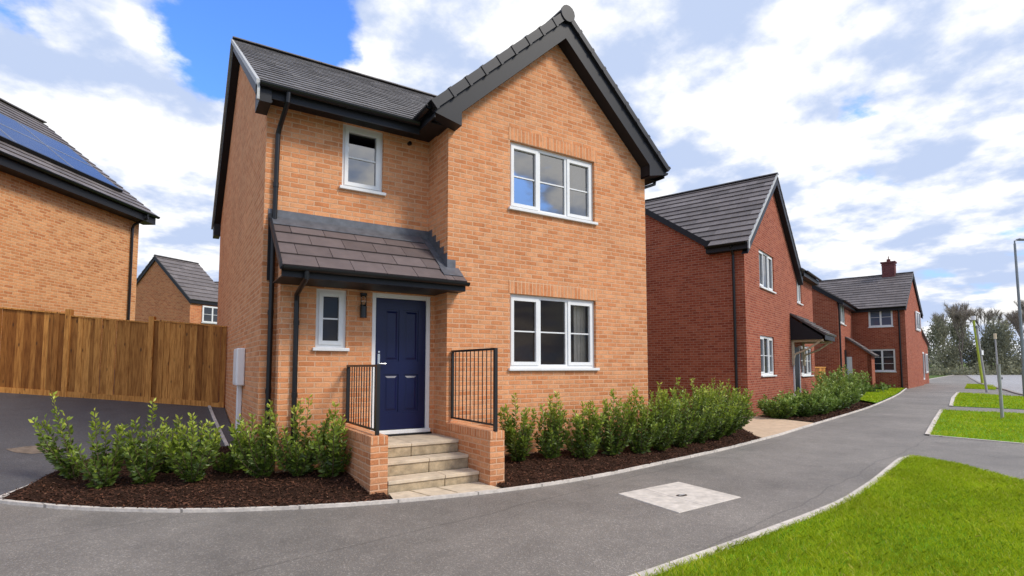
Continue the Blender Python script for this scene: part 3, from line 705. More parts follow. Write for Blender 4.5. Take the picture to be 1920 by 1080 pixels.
# porch lean-to roof
PT = 3.09; PE = 2.255; PYE = -1.02; pk = (PT - PE) / -PYE; pl = math.hypot(PT - PE, PYE)
pr_ = MB()
tiles(pr_, (.09, PYE, PE), (1, 0, 0), (0, 1, pk), XL - .09 + .0, pl, .305, .46, .026, gap=.008)
tiles(pr_, (XL, PYE, PE), (1, 0, 0), (0, 1, pk), .205, .32, .305, .21, .026, gap=.006)
pr_.hexa([(.11, PYE + .03, PE - .04), (XL - .003, PYE + .03, PE - .04), (XL - .003, -.003, PT - .04), (.11, -.003, PT - .04), (.11, PYE + .03, PE - .015), (XL - .003, PYE + .03, PE - .015), (XL - .003, -.003, PT - .015), (.11, -.003, PT - .015)], .1)
PR = pr_.build('porch_roof', M['brown_tile'], H)
fl = MB()
fl.box((.055, -.012, 3.06), (XL - .002, -.004, 3.235))
fl.hexa([(.07, -.16, PT - .16 * pk + .03), (XL - .13, -.16, PT - .16 * pk + .03), (XL - .13, -.012, PT + .035), (.07, -.012, PT + .035), (.07, -.16, PT - .16 * pk + .038), (XL - .13, -.16, PT - .16 * pk + .038), (XL - .13, -.012, PT + .043), (.07, -.012, PT + .043)])
for i in range(5):   # stepped flashing up the side of the gable
    ya, yb = -.02 - .15 * i, -.02 - .15 * (i + 1)
    yb = max(yb, WY - .004)
    zt = PT + ya * pk + .16
    fl.hexa([(XL - .010, ya, PT + ya * pk + .02), (XL - .010, yb, PT + yb * pk + .02), (XL - .003, yb, PT + yb * pk + .02), (XL - .003, ya, PT + ya * pk + .02), (XL - .010, ya, zt), (XL - .010, yb, zt), (XL - .003, yb, zt), (XL - .003, ya, zt)])
fl.box((XL - .010, WY - .012, PT + WY * pk + .0), (XL + .135, WY - .004, PT + WY * pk + .165))
fl.hexa([(XL - .12, -.80, PT - .80 * pk + .031), (XL + .0, -.80, PT - .80 * pk + .031), (XL + .0, -.05, PT - .05 * pk + .031), (XL - .12, -.05, PT - .05 * pk + .031), (XL - .12, -.80, PT - .80 * pk + .039), (XL + .0, -.80, PT - .80 * pk + .039), (XL + .0, -.05, PT - .05 * pk + .039), (XL - .12, -.05, PT - .05 * pk + .039)])
fl.hexa([(XL - .14, -.93, PT - .93 * pk + .034), (XL + .19, -.93, PT - .93 * pk + .034), (XL + .19, WY - .004, PT + WY * pk + .034), (XL - .14, WY - .004, PT + WY * pk + .034), (XL - .14, -.93, PT - .93 * pk + .042), (XL + .19, -.93, PT - .93 * pk + .042), (XL + .19, WY - .004, PT + WY * pk + .042), (XL - .14, WY - .004, PT + WY * pk + .042)])
fl.build('flashing', M['lead'], PR)
pf = MB(); pf.box((.10, PYE + .02, 2.12), (2.70, PYE + .04, PE)); pf.box((.10, PYE + .04, 2.12), (2.70, WY - .003, 2.135)); pf.box((.10, WY - .003, 2.12), (XL - .003, PY - .003, 2.135))
pf.box((2.70, PYE + .02, 2.12), (2.715, WY - .003, PE - .02))
pf.box((.06, -.045, 2.20), (.10, -.005, 3.16))
pf.build('porch_fascia', M['fascia'], PR)
pv_ = MB(); pv_.hexa([(.068, PYE - .01, PE - .05), (.10, PYE - .01, PE - .05), (.10, -.005, PT - .05), (.068, -.005, PT - .05), (.068, PYE - .01, PE + .045), (.10, PYE - .01, PE + .045), (.10, -.005, PT + .045), (.068, -.005, PT + .045)]); pv_.build('verge', M['fascia'], PR)
pg = MB(); gutter(pg, (.09, PYE - .035, PE - .01), (2.74, PYE - .035, PE - .01), .055)
pg.tube([(.392, PYE - .035, PE - .05), (.392, PYE - .03, PE - .14), (.40, -.40, 1.98), (.41, -.345, 1.90), (.415, -.345, -.5)], .034, 12)
for z in (1.55, .55): pg.tube([(.413, -.345, z), (.413, -.345, z + .07)], .040, 12)
pg.build('porch_gutter', M['black'], PR)
dp = MB(); dp.tube([(.21, -.455, 4.79), (.205, -.45, 4.66), (.165, -.10, 4.44), (.15, -.045, 4.34), (.135, -.045, 3.0)], .034, 12); dp.tube([(.125, -.05, 3.02), (.12, -.05, -.5)], .034, 12)
for z in (3.55,): dp.tube([(.14, -.045, z), (.14, -.045, z + .07)], .040, 12)
for z in (1.7, .6): dp.tube([(.12, -.05, z), (.12, -.05, z + .07)], .040, 12)
dp.build('downpipe', M['black'], H)
vp = MB(); vp.tube([(2.167, .0, 4.66), (2.167, -.05, 4.66)], .032, 12); vp.tube([(2.167, -.05, 4.675), (2.167, -.055, 4.63)], .022, 10); vp.build('overflow_pipe', M['black'], H)

# wall lamp, meter box: fixed to the house but things of their own
L = thing('wall_lamp', (1.345, -.36, 1.69), 'black and clear glass wall lamp between the front door and small window', 'wall lamp')
lb = MB(); lb.tube([(1.345, -.365, 1.70), (1.345, -.365, 1.87)], .048, 14); lb.build('lamp_body', M['iron'], L); lb = MB(); lb.box((1.315, -.345, 1.76), (1.375, -.301, 1.90)); lb.build('bracket', M['iron'], L); lb = MB(); lb.tube([(1.345, -.365, 2.03), (1.345, -.365, 2.065)], .052, 14); lb.build('lamp_cap', M['iron'], L)
lg = MB(); lg.tube([(1.345, -.365, 1.87), (1.345, -.365, 2.03)], .043, 14); lg.build('lamp_glass', M['lampglass'], L, smooth=True)
B = thing('meter_box', (-.1, 2.4, -.2), 'white plastic meter box with a conduit on the left side wall', 'meter box')
mb = MB(); mb.box((-.13, 1.62, .665), (-.003, 2.15, 1.285)); mb.build('meter_cabinet', M['box_white'], B, bevel=.02)
mb = MB(); mb.box((-.135, 1.67, .71), (-.1305, 2.10, 1.24)); mb.build('meter_door', M['box_white'], B, bevel=.004)
mb = MB(); mb.box((-.08, 1.90, -.40), (-.004, 2.02, .663)); mb.build('conduit', M['box_white'], B, bevel=.015)

# entrance steps
ST = thing('entrance_steps', (1.9, -1.2, -.6), 'three buff stone steps with riven risers below the navy door', 'steps')
CX0, CX1 = 1.25, XL
def step(z, y0, yb, split, thick, name='step'):
    for (p, q) in ((CX0 + .003, split - .003), (split + .003, CX1 - .003)):
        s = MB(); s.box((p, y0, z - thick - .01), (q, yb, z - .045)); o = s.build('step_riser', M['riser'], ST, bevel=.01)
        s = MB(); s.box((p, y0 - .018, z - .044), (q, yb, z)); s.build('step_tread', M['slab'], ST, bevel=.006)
step(-.075, -1.17, PY - .04, 1.80, .17); step(-.25, -1.48, -1.20, 1.93, .18); step(-.43, -1.79, -1.51, 2.02, .19)
pvg = [(1.06, -2.13), (1.70, -2.255), (2.0, -2.30), (2.36, -2.335), (2.46, -2.335), (2.46, -1.82), (1.06, -1.82)]
pa = [kk for kk in KERB if 1.03 < kk[0] < 2.6]
PAVE = drape('entrance_paving', [(1.26, -1.81), (1.20, -2.13)] + [(x, y + .03) for x, y in pa if 1.2 < x < 2.47] + [(2.56, -2.31), (2.51, -1.81)], .03, M['slab'], .5); kind(PAVE, 'structure')
jt = MB()
for x in (1.62, 1.98): jt.obox((x, -2.22, -.568), (.014, 0, 0), (-.10, .41, 0), (0, 0, .003))
kind(jt.build('paving_joint', M['riser'], None), 'structure')
def cheek(x0, x1, yf, yb, zt, label):
    t = thing('step_wall', ((x0 + x1) / 2, (yf + yb) / 2, -.6), label, 'wall', 'low brick walls beside the entrance steps')
    m = MB(); m.box((x0, yf, -.75), (x1, yb, zt - .105)); m.build('wall', M['buff'], t)
    m = MB(); m.box((x0 - .002, yf - .003, zt - .105), (x1 + .002, yb, zt)); m.build('coping', M['soldier'], t, bevel=.008)
cheek(1.03, 1.248, -1.79, PY - .003, .125, 'low brick wall left of the steps, behind the shrubs')
cheek(XL + .001, 2.745, -2.09, WY - .003, .125, 'low brick wall right of the steps, against the gable front')
def railing(x, ya, yb, zf, zt, zr, label):
    t = thing('handrail', (x, (ya + yb) / 2, zf), label, 'railing', 'black railings beside the steps')
    m = MB(); m.box((x - .020, ya - .006, zt - .03), (x + .020, yb, zt)); m.build('top_rail', M['iron'], t)
    m = MB(); m.box((x - .012, ya, zr), (x + .012, yb, zr + .025)); m.build('bottom_rail', M['iron'], t)
    m = MB(); m.box((x - .022, ya - .022, zf), (x + .022, ya + .022, zt - .002)); m.build('post', M['iron'], t)
    m = MB(); m.box((x - .018, yb - .03, zr - .002), (x + .018, yb + .002, zt - .002)); m.build('post', M['iron'], t)
    n = max(6, round((yb - ya) / .115))
    for i in range(1, n):
        y = ya + (yb - ya) * i / n; m = MB(); m.tube([(x, y, zr + .02), (x, y, zt - .028)], .0075, 8); m.build('baluster', M['iron'], t)
railing(1.14, -1.69, -.335, .12, 1.0, .17, 'black iron railing left of the navy door, shorter one')
railing(2.61, -2.08, WY - .02, .12, 1.225, .19, 'black iron railing right of the steps, in front of the gable')

# inspection cover in the path
CV = thing('inspection_cover', (4.24, -3.73, -.6), 'large pale concrete inspection cover set flush in the tarmac path', 'manhole cover')
e1 = Vector((1.19, .08, 0)); o1 = Vector((3.62, -4.25, -.613)); e2 = Vector((.06, 1.0, 0))
m = MB(); m.obox(o1, e1 * .395, e2, (0, 0, .022)); m.build('cover_slab', M['cover'], CV, bevel=.006)
m = MB(); m.obox(o1 + e1 * .40, e1 * .60, e2, (0, 0, .022)); sl_ = m.build('cover_slab', M['cover'], CV, bevel=.006)
c = o1 + e1 * .52 + e2 * .47 + Vector((0, 0, .0225))
m = MB(); m.face([c + Vector((.085 * math.cos(t), .05 * math.sin(t), .001)) for t in [2 * math.pi * j / 18 for j in range(18)]]); m.build('lifting_socket', M['hole'], CV)
m = MB(); m.tube([c + Vector((-.05, 0, .004)), c + Vector((.05, .004, .004))], .009, 8); m.build('lifting_bar', M['timber_grey'], CV)

# ---------------------------------------------------------------- timber fence
FD = Vector((-.918, .397, 0)).normalized(); FN = Vector((FD.y, -FD.x, 0)); F0 = Vector((-.02, 5.0, 0)); FN = -FN if FN.y > 0 else FN
FE = thing('timber_fence', (F0 + FD * 2.5), 'tall brown close-boarded timber fence joining the left side of the house', 'fence')
def fz(d): return .10 + .083 * d
def fh(d): return fz(d) + 1.76
POSTS = [1.50, 3.10, 4.75, 6.5]
def fpt(d, off, z): p = F0 + FD * d + FN * off; return Vector((p.x, p.y, z))
ed = [0.0] + POSTS
for i in range(len(ed) - 1):
    d0, d1 = ed[i] + (.05 if i else 0), ed[i + 1] - .05; step_ = (.0, .06, .02, .0)[i]
    m = MB(); d = d0
    while d < d1 - .03:
        wd_ = min(random.choice((.095, .11, .125, .14)), d1 - d); off = random.choice((0, 0, .014, .03)); tt = random.betavariate(1.2, 1.3); sh = random.uniform(-.008, .006) - step_
        zb0, zb1 = fz(d) + .10, fz(d + wd_) + .10; zt0, zt1 = fh(d) - .02 + sh, fh(d + wd_) - .02 + sh
        m.hexa([fpt(d + wd_ - .003, off + .022, zb1), fpt(d, off + .016, zb0), fpt(d, off - .004, zb0), fpt(d + wd_ - .003, off - .004, zb1),
                fpt(d + wd_ - .003, off + .022, zt1), fpt(d, off + .016, zt0), fpt(d, off - .004, zt0), fpt(d + wd_ - .003, off - .004, zt1)], tt)
        d += wd_
    m.build('board_panel', M['wood'], FE)
    m = MB(); m.hexa([fpt(d1, .038, fz(d1) - .03), fpt(d0, .038, fz(d0) - .03), fpt(d0, -.01, fz(d0) - .03), fpt(d1, -.01, fz(d1) - .03), fpt(d1, .038, fz(d1) + .115), fpt(d0, .038, fz(d0) + .115), fpt(d0, -.01, fz(d0) + .115), fpt(d1, -.01, fz(d1) + .115)], .75); m.build('gravel_board', M['wood'], FE)
    m = MB(); m.hexa([fpt(d1, .05, fh(d1) - .022 - step_), fpt(d0, .05, fh(d0) - .022 - step_), fpt(d0, -.03, fh(d0) - .022 - step_), fpt(d1, -.03, fh(d1) - .022 - step_), fpt(d1, .05, fh(d1) + .005 - step_), fpt(d0, .05, fh(d0) + .005 - step_), fpt(d0, -.03, fh(d0) + .005 - step_), fpt(d1, -.03, fh(d1) + .005 - step_)], .85); m.build('capping_rail', M['wood'], FE)
for d in POSTS[:3]:
    m = MB(); a_, b_ = d - .055, d + .055
    m.hexa([fpt(b_, .055, fz(d) - .1), fpt(a_, .055, fz(d) - .1), fpt(a_, -.055, fz(d) - .1), fpt(b_, -.055, fz(d) - .1), fpt(b_, .055, fh(d) + .07), fpt(a_, .055, fh(d) + .07), fpt(a_, -.055, fh(d) + .07), fpt(b_, -.055, fh(d) + .07)], .8); m.build('post', M['wood'], FE, bevel=.008)

# ---------------------------------------------------------------- generic gabled house
def frame(o, ang):
    a = math.radians(ang); u = Vector((math.cos(a), math.sin(a), 0)); v = Vector((-u.y, u.x, 0)); o = Vector((o[0], o[1], 0))
    return lambda x, y, z: o + u * x + v * y + Z3 * z, u, v
def slab(mb, p, q, r, s, th, tint=.1):
    "thin roof deck through four points"
    p, q, r, s = (Vector(k) for k in (p, q, r, s)); n = (q - p).cross(s - p).normalized()
    if n.z < 0: n = -n; p, q, r, s = q, p, s, r
    mb.hexa([p - n * th, q - n * th, r - n * th, s - n * th, p, q, r, s], tint)

# --- left neighbour with solar panels
P, u, v = frame((-2.017, 12.395), math.degrees(math.atan2(.836, .549)))     # u runs away from the street, the wall faces right
NB = thing('brick_house', P(-3, 4, .4), 'buff brick house behind the fence with solar panels on its roof', 'house', 'houses along the lane')
m = MB(); U2 = (u.x, u.y)
LW = 7.6; EH = 5.70
wall(m, P(-LW, 0, 0), U2, LW, -.8, EH + .2)
wall(m, P(0, 0, 0), (v.x, v.y), 7.0, -.8, EH + .1); wall(m, P(0, 7, 0), (-u.x, -u.y), LW, -.8, EH); wall(m, P(-LW, 7, 0), (-v.x, -v.y), 7.0, -.8, EH + .1)
m.face([P(0, 0, EH), P(0, 7, EH), P(0, 3.5, EH + 2.75)]); m.face([P(-LW, 7, EH), P(-LW, 0, EH), P(-LW, 3.5, EH + 2.75)])
m.build('wall', M['buff_old'], NB)
m = MB(); tk = .80; OV = .42; E0 = P(.22, -OV, EH + .12); sl2 = math.hypot(1, tk) * (3.5 + OV)
tiles(m, E0, -u, v + Z3 * tk, LW + .44, sl2, .30, .33, .03)
tiles(m, P(.22, 7 + OV, EH + .12), -u, -v + Z3 * tk, LW + .44, sl2, .30, .66, .03)
slab(m, P(.2, -OV + .03, EH + .10), P(-LW, -OV + .03, EH + .10), P(-LW, 3.5, EH + .10 + tk * (3.5 + OV - .03)), P(.2, 3.5, EH + .10 + tk * (3.5 + OV - .03)), .03)
slab(m, P(.2, 7 + OV - .03, EH + .10), P(-LW, 7 + OV - .03, EH + .10), P(-LW, 3.5, EH + .10 + tk * (3.5 + OV - .03)), P(.2, 3.5, EH + .10 + tk * (3.5 + OV - .03)), .03)
NR = m.build('roof', M['grey_tile'], NB)
m = MB(); ridge_tiles(m, P(.24, 3.5, EH + .13 + tk * (3.5 + OV)), P(-LW, 3.5, EH + .13 + tk * (3.5 + OV)), .12, .45, .6); m.build('ridge', M['slate'], NR)
m = MB(); m.obox(P(.18, -OV + .02, EH - .16), -u * (LW + .2), v * .02, Z3 * .24); m.obox(P(.18, -OV + .04, EH - .16), -u * (LW + .2), v * (OV - .043), Z3 * .015)
for sg in (0, 1):
    a_ = P(.18, -OV + .04, EH - .14); b_ = P(.18, 3.5, EH - .14 + tk * (3.5 + OV - .04)); 
m.hexa([P(.16, -OV + .04, EH - .16), P(.18, -OV + .04, EH - .16), P(.18, 3.5, EH - .16 + tk * (3.46 + OV)), P(.16, 3.5, EH - .16 + tk * (3.46 + OV)), P(.16, -OV + .04, EH + .08), P(.18, -OV + .04, EH + .08), P(.18, 3.5, EH + .08 + tk * (3.46 + OV)), P(.16, 3.5, EH + .08 + tk * (3.46 + OV))])
m.build('fascia', M['fascia'], NR)
m = MB(); gutter(m, P(.2, -OV - .05, EH + .10), P(-LW, -OV - .05, EH + .10), .065)
m.tube([P(-.30, -OV - .05, EH + .05), P(-.30, -OV - .04, EH - .08), P(-.36, -.10, EH - .30), P(-.36, -.06, EH - .40), P(-.36, -.06, -.2)], .038, 10); m.build('gutter', M['black'], NB)
sv = (v + Z3 * tk).normalized(); nn = (Z3 - v * tk).normalized()
for row in range(2):
    for cI in range(5):
        a_ = P(-.62 - cI * 1.72, -OV, EH + .12) + sv * (.90 + row * 1.10) + nn * .075
        s = MB(); s.obox(a_, -u * 1.69, sv * 1.08, nn * .03); o = s.build('solar_panel', M['solar'], NB)
        s = MB()
        for k_ in (0, 1): s.obox(a_ + sv * (1.055 * k_) + nn * .0302, -u * 1.69, sv * .025, nn * .004); s.obox(a_ - u * (1.665 * k_) + nn * .0302 + sv * .025, -u * .025, sv * 1.03, nn * .004)
        s.build('panel_trim', M['alu'], o)
m = MB(); m.obox(P(-.55, -OV, EH + .12) + sv * .82 + nn * .03, -u * 6.9, sv * .07, nn * .09); m.build('panel_rail', M['black'], NB)

# --- far houses seen in the gap
def block(root, F, x0, x1, y0, y1, zb, ze, ridge='x', pitch=.85, over=.3, brickm='red', tilem='grey_tile', gauge=.32, tw=.6, fine=True, holes=None, barge=True, gut=True):
    "rectangular gabled block; holes = {'front': [...], 'left': [...]} in local coordinates"
    P, u, v = F; holes = holes or {}
    m = MB(); uu = (u.x, u.y); vv = (v.x, v.y)
    wall(m, P(x0, y0, 0), uu, x1 - x0, zb, ze, [(h[0] - x0, h[1] - x0, h[2], h[3]) for h in holes.get('front', [])], .08)
    wall(m, P(x1, y0, 0), vv, y1 - y0, zb, ze); wall(m, P(x1, y1, 0), (-u.x, -u.y), x1 - x0, zb, ze)
    wall(m, P(x0, y1, 0), (-v.x, -v.y), y1 - y0, zb, ze, [(y1 - h[1], y1 - h[0], h[2], h[3]) for h in holes.get('left', [])], .08)
    half = (x1 - x0) / 2 if ridge == 'y' else (y1 - y0) / 2; zr = ze + half * pitch
    if ridge == 'y':
        xm = (x0 + x1) / 2; m.face([P(x0, y0, ze), P(x1, y0, ze), P(xm, y0, zr)]); m.face([P(x1, y1, ze), P(x0, y1, ze), P(xm, y1, zr)])
    else:
        ym = (y0 + y1) / 2; m.face([P(x1, y0, ze), P(x1, y1, ze), P(x1, ym, zr)]); m.face([P(x0, y1, ze), P(x0, y0, ze), P(x0, ym, zr)])
    m.build('wall', M[brickm], root)
    r = MB(); b = MB(); g = MB(); e = .12; sl = math.hypot(1, pitch) * (half + over); zt = ze + .08 - over * pitch
    for sg in (-1, 1):
        if ridge == 'y':
            ex = (x0 - over) if sg < 0 else (x1 + over); A = P(ex, y0 - e, zt); B = v; S = u * -sg + Z3 * pitch; L = y1 - y0 + 2 * e; up = -u * sg
            if gut: gutter(g, P(ex + sg * .05, y0 - e, zt - .0), P(ex + sg * .05, y1 + e, zt - .0), .06)
            b.obox(P(ex - sg * .04, y0 - e + .02, zt - .2), v * (L - .04), u * -sg * .02, Z3 * .2); b.obox(P(ex - sg * .06, y0 - e + .02, zt - .2), v * (L - .04), u * -sg * (over - .063), Z3 * .015)
        else:
            ey = (y0 - over) if sg < 0 else (y1 + over); A = P(x0 - e, ey, zt); B = u; S = v * -sg + Z3 * pitch; L = x1 - x0 + 2 * e
            if gut: gutter(g, P(x0 - e, ey + sg * .05, zt - .0), P(x1 + e, ey + sg * .05, zt - .0), .06)
            b.obox(P(x0 - e + .02, ey - sg * .04, zt - .2), u * (L - .04), v * -sg * .02, Z3 * .2); b.obox(P(x0 - e + .02, ey - sg * .06, zt - .2), u * (L - .04), v * -sg * (over - .063), Z3 * .015)
        tiles(r, A, B, S, L, sl, gauge, tw, .04, tint=(.5, .2))
        Sn = S.normalized(); Bn = B.normalized()
        slab(r, A + Sn * .03 - Z3 * .015, A + Bn * L + Sn * .03 - Z3 * .015, A + Bn * L + Sn * sl - Z3 * .015, A + Sn * sl - Z3 * .015, .02)
        if barge:
            for endp, dirn in ((A + Bn * .02, 1), (A + Bn * (L - .05), -1)):
                q = endp + Sn * .02 - Z3 * .03; h = Z3 * .26
                b.hexa([q - h, q - h + Bn * .03, q - h + Bn * .03 + Sn * (sl - .02), q - h + Sn * (sl - .02), q, q + Bn * .03, q + Bn * .03 + Sn * (sl - .02), q + Sn * (sl - .02)])
    R = r.build('roof', M[tilem], root)
    rd = MB()
    zr2 = zt + (half + over) * pitch
    if ridge == 'y': ridge_tiles(rd, P((x0 + x1) / 2, y0 - e, zr2), P((x0 + x1) / 2, y1 + e, zr2), .12, .45, .55)
    else: ridge_tiles(rd, P(x0 - e, (y0 + y1) / 2, zr2), P(x1 + e, (y0 + y1) / 2, zr2), .12, .45, .55)
    rd.build('ridge', M['slate'], R)
    b.build('bargeboard', M['fascia'], R)
    if gut: g.build('gutter', M['black'], R)
    return R

FB = frame((-3.77, 34.16), -55)
HB = thing('brick_house', FB[0](3.2, 1.3, .5), 'distant orange brick house with steep gable, seen over the fence', 'house', 'houses along the lane')
block(HB, FB, 0, 6.4, 0, 2.7, -.5, 5.05, 'y', .86, .16, 'orange_red', 'grey_tile', .42, .7, gut=False)
P, u, v = FB
window(HB, P(6.4, 0, 0), (v.x, v.y), .75, 2.1, 3.70, 4.72, 2, 1, 'pane', -.09, (), .03, fw=.09)
FC = frame((1.9, 37.6), -33)
HC = thing('brick_house', FC[0](3, 4, .5), 'small distant brick house with low dark roof, partly behind the house wall', 'house', 'houses along the lane')
block(HC, FC, -5.0, 3.0, 0, 6, -.5, 5.9, 'x', .62, .25, 'orange_red', 'grey_tile', .42, .7, gut=False)
window(HC, FC[0](0, 0, 0), (FC[1].x, FC[1].y), .35, .95, 4.0, 5.5, 1, 1, 'pane', -.09, (), .03, fw=.12)
m = MB(); m.obox(FC[0](.35, -.05, 2.4), FC[1] * .65, FC[2] * .03, Z3 * 1.0); m.build('side_panel', M['white'], HC)

# --- red brick house on the right
FR = frame((14.05, 1.996), 19)
HR = thing('red_brick_house', FR[0](5, 3, -.4), 'red brick house with white windows and tiled door canopy, beside the buff house', 'house')
P, u, v = FR; U2 = (u.x, u.y)
m = MB()
GW = 7.6; EZ2 = 5.0; kp = .80; RXW = 11.0
hs = [(1.75, 3.75, 3.70, 5.02), (1.60, 3.45, .70, 2.05), (7.15, 8.55, 3.70, 4.95), (7.95, 10.35, .62, 1.90)]
wall(m, P(0, 0, 0), U2, GW, -.8, EZ2, hs[:2], .085)
wall(m, P(GW, 0, 0), U2, RXW - GW, -.8, EZ2 + .15, [(h[0] - GW if h[0] > GW else .0, h[1] - GW, h[2], h[3]) for h in hs[3:]] + [(.0 + .0, .95, 3.70, 4.95)], .085)
m.face([P(0, 0, EZ2), P(GW, 0, EZ2), P(GW / 2, 0, EZ2 + kp * GW / 2)])
wall(m, P(RXW, 0, 0), (v.x, v.y), 8, -.8, EZ2 + .15)
# left side wall, its back part rising in a rake above the eave
wall(m, P(0, 12, 0), (-v.x, -v.y), 12, -.8, EZ2 - .15)
m.hexa([P(-.0, 12, EZ2 - .15), P(.0, 1.12, EZ2 - .15), P(.24, 1.12, EZ2 - .15), P(.24, 12, EZ2 - .15), P(-.0, 5.6, EZ2 + 3.3), P(.0, 1.12, EZ2 + .02), P(.24, 1.12, EZ2 + .02), P(.24, 5.6, EZ2 + 3.3)][0:0] or [P(0, 5.6, EZ2 - .15), P(0, 1.10, EZ2 - .15), P(.24, 1.10, EZ2 - .15), P(.24, 5.6, EZ2 - .15), P(0, 5.6, EZ2 + 3.15), P(0, 1.10, EZ2 - .10), P(.24, 1.10, EZ2 - .10), P(.24, 5.6, EZ2 + 3.15)])
m.hexa([P(0, 12, EZ2 - .15), P(0, 5.6, EZ2 - .15), P(.24, 5.6, EZ2 - .15), P(.24, 12, EZ2 - .15), P(0, 12, EZ2 - .10), P(0, 5.6, EZ2 + 3.15), P(.24, 5.6, EZ2 + 3.15), P(.24, 12, EZ2 - .10)])
m.build('wall', M['red'], HR)
m = MB(); ov = .28; zt = EZ2 + .06 - ov * kp; hw = GW / 2; sl = math.hypot(1, kp) * (hw + ov)
for sg in (-1, 1):
    A = P(-ov if sg < 0 else GW + ov, -.22, zt); S = u * -sg + Z3 * kp
    cut = (lambda x, s: x < 1.33 or s > (ov + .10) * math.hypot(1, kp)) if sg < 0 else None
    tiles(m, A, v, S, 11.5, sl, .385, .62, .042, tint=(.5, .22), cut=cut)
    Sn = S.normalized(); s0_ = (ov + .10) * math.hypot(1, kp) if sg < 0 else .03; slab(m, A + Sn * s0_ - Z3 * .015, A + v * 11.5 + Sn * s0_ - Z3 * .015, A + v * 11.5 + Sn * sl - Z3 * .015, A + Sn * sl - Z3 * .015, .02)
# lower roof along the street
zt2 = EZ2 + .05; 
tiles(m, P(GW - .2, -.3, zt2), u, v + Z3 * .72, RXW - GW + .35, 5.0, .385, .62, .042); slab(m, P(GW - .2, -.28, zt2 - .02), P(RXW + .15, -.28, zt2 - .02), P(RXW + .15, 3.8, zt2 - .02 + 4.08 * .72), P(GW - .2, 3.8, zt2 - .02 + 4.08 * .72), .02)
RR = m.build('roof', M['grey_tile'], HR)
m = MB(); zrg = zt + (hw + ov) * kp; ridge_tiles(m, P(hw, -.24, zrg), P(hw, 11.2, zrg), .12, .45, .55); m.build('ridge', M['slate'], RR)
m = MB()
# rake capping over the side wall
m.hexa([P(-.10, 5.6, EZ2 + 3.02), P(-.10, .98, EZ2 - .24), P(.28, .98, EZ2 - .24), P(.28, 5.6, EZ2 + 3.02), P(-.10, 5.6, EZ2 + 3.24), P(-.10, .98, EZ2 - .02), P(.28, .98, EZ2 - .02), P(.28, 5.6, EZ2 + 3.24)])
m.obox(P(-ov + .02, -.2, zt - .2), v * 1.30, u * .02, Z3 * .2); m.obox(P(-ov + .04, -.2, zt - .2), v * 1.30, u * (ov - .043), Z3 * .015)
for sg in (-1, 1):
    A = P(-ov if sg < 0 else GW + ov, -.20, zt - .03); Sn = (u * -sg + Z3 * kp).normalized(); h = Z3 * .34
    m.hexa([A - h, A - h + v * .03, A - h + v * .03 + Sn * sl, A - h + Sn * sl, A, A + v * .03, A + v * .03 + Sn * sl, A + Sn * sl])
    m.hexa([A - h + v * .03, A - h + v * .197, A - h + v * .197 + Sn * sl, A - h + v * .03 + Sn * sl, A - h * .94 + v * .03, A - h * .94 + v * .197, A - h * .94 + v * .197 + Sn * sl, A - h * .94 + v * .03 + Sn * sl])
m.obox(P(GW + .1, -.28, zt2 - .22), u * (RXW - GW), v * .02, Z3 * .2); m.obox(P(GW + .1, -.26, zt2 - .22), u * (RXW - GW), v * .257, Z3 * .015)
m.build('bargeboard', M['fascia'], RR)
m = MB(); A = P(-ov - .005, -.235, zt + .03); Sn = (u + Z3 * kp).normalized(); h = Z3 * .11
m.hexa([A - h, A - h + v * .04, A - h + v * .04 + Sn * sl, A - h + Sn * sl, A, A + v * .04, A + v * .04 + Sn * sl, A + Sn * sl]); m.obox(P(-ov - .01, -.24, zt - .22), u * .10, v * .04, Z3 * .24)
m.build('verge', M['verge'], RR)
m = MB(); gutter(m, P(-ov - .05, -.15, zt), P(-ov - .05, 1.1, zt), .06); m.build('gutter', M['black'], RR); m = MB(); gutter(m, P(GW + .2, -.36, zt2), P(RXW + .1, -.36, zt2), .06); m.build('gutter', M['black'], RR); m = MB()
m.tube([P(-ov - .05, .32, zt - .05), P(-.20, .32, zt - .16), P(-.05, .32, zt - .30), P(-.05, .32, -.5)], .04, 10); m.build('downpipe', M['black'], RR)
for i, h in enumerate(hs):
    window(HR, P(0, 0, 0), U2, *(h if i != 2 else (7.6, 8.55, 3.70, 4.95)), (3, 3, 2, 3)[i], (0, 1, 0, 1)[i], 'pane', .05, (0, 2) if i != 2 else (1,), .06, fw=.08)
# door, canopy
m = MB(); m.obox(P(6.45, -.02, -.35), u * 1.0, v * .05, Z3 * 2.15); o = m.build('front_door', M['fascia'], HR); m = MB(); m.obox(P(6.40, -.05, -.35), u * .06, v * .05, Z3 * 2.2); m.obox(P(7.45, -.05, -.35), u * .07, v * .05, Z3 * 2.2); m.build('door_frame', M['white'], o)
m = MB(); c0, c1 = 6.1, 8.5; tiles(m, P(c0, -1.25, 2.25), u, v + Z3 * .72, c1 - c0, 1.54, .31, .4, .06, tint=(.95, .1)); slab(m, P(c0, -1.22, 2.23), P(c1, -1.22, 2.23), P(c1, -.01, 3.12), P(c0, -.01, 3.12), .03); CN = m.build('door_canopy', M['grey_tile'], HR)
m = MB()
for x in (c0 + .02, c1 - .04): m.prism([P(x, -1.12, 2.16), P(x, -.005, 2.99), P(x, -.005, 2.06), P(x, -1.12, 2.06)], u * .025)
m.obox(P(c0 + .05, -1.21, 2.05), u * (c1 - c0 - .1), v * .025, Z3 * .17); m.build('canopy_side', M['fascia'], CN)
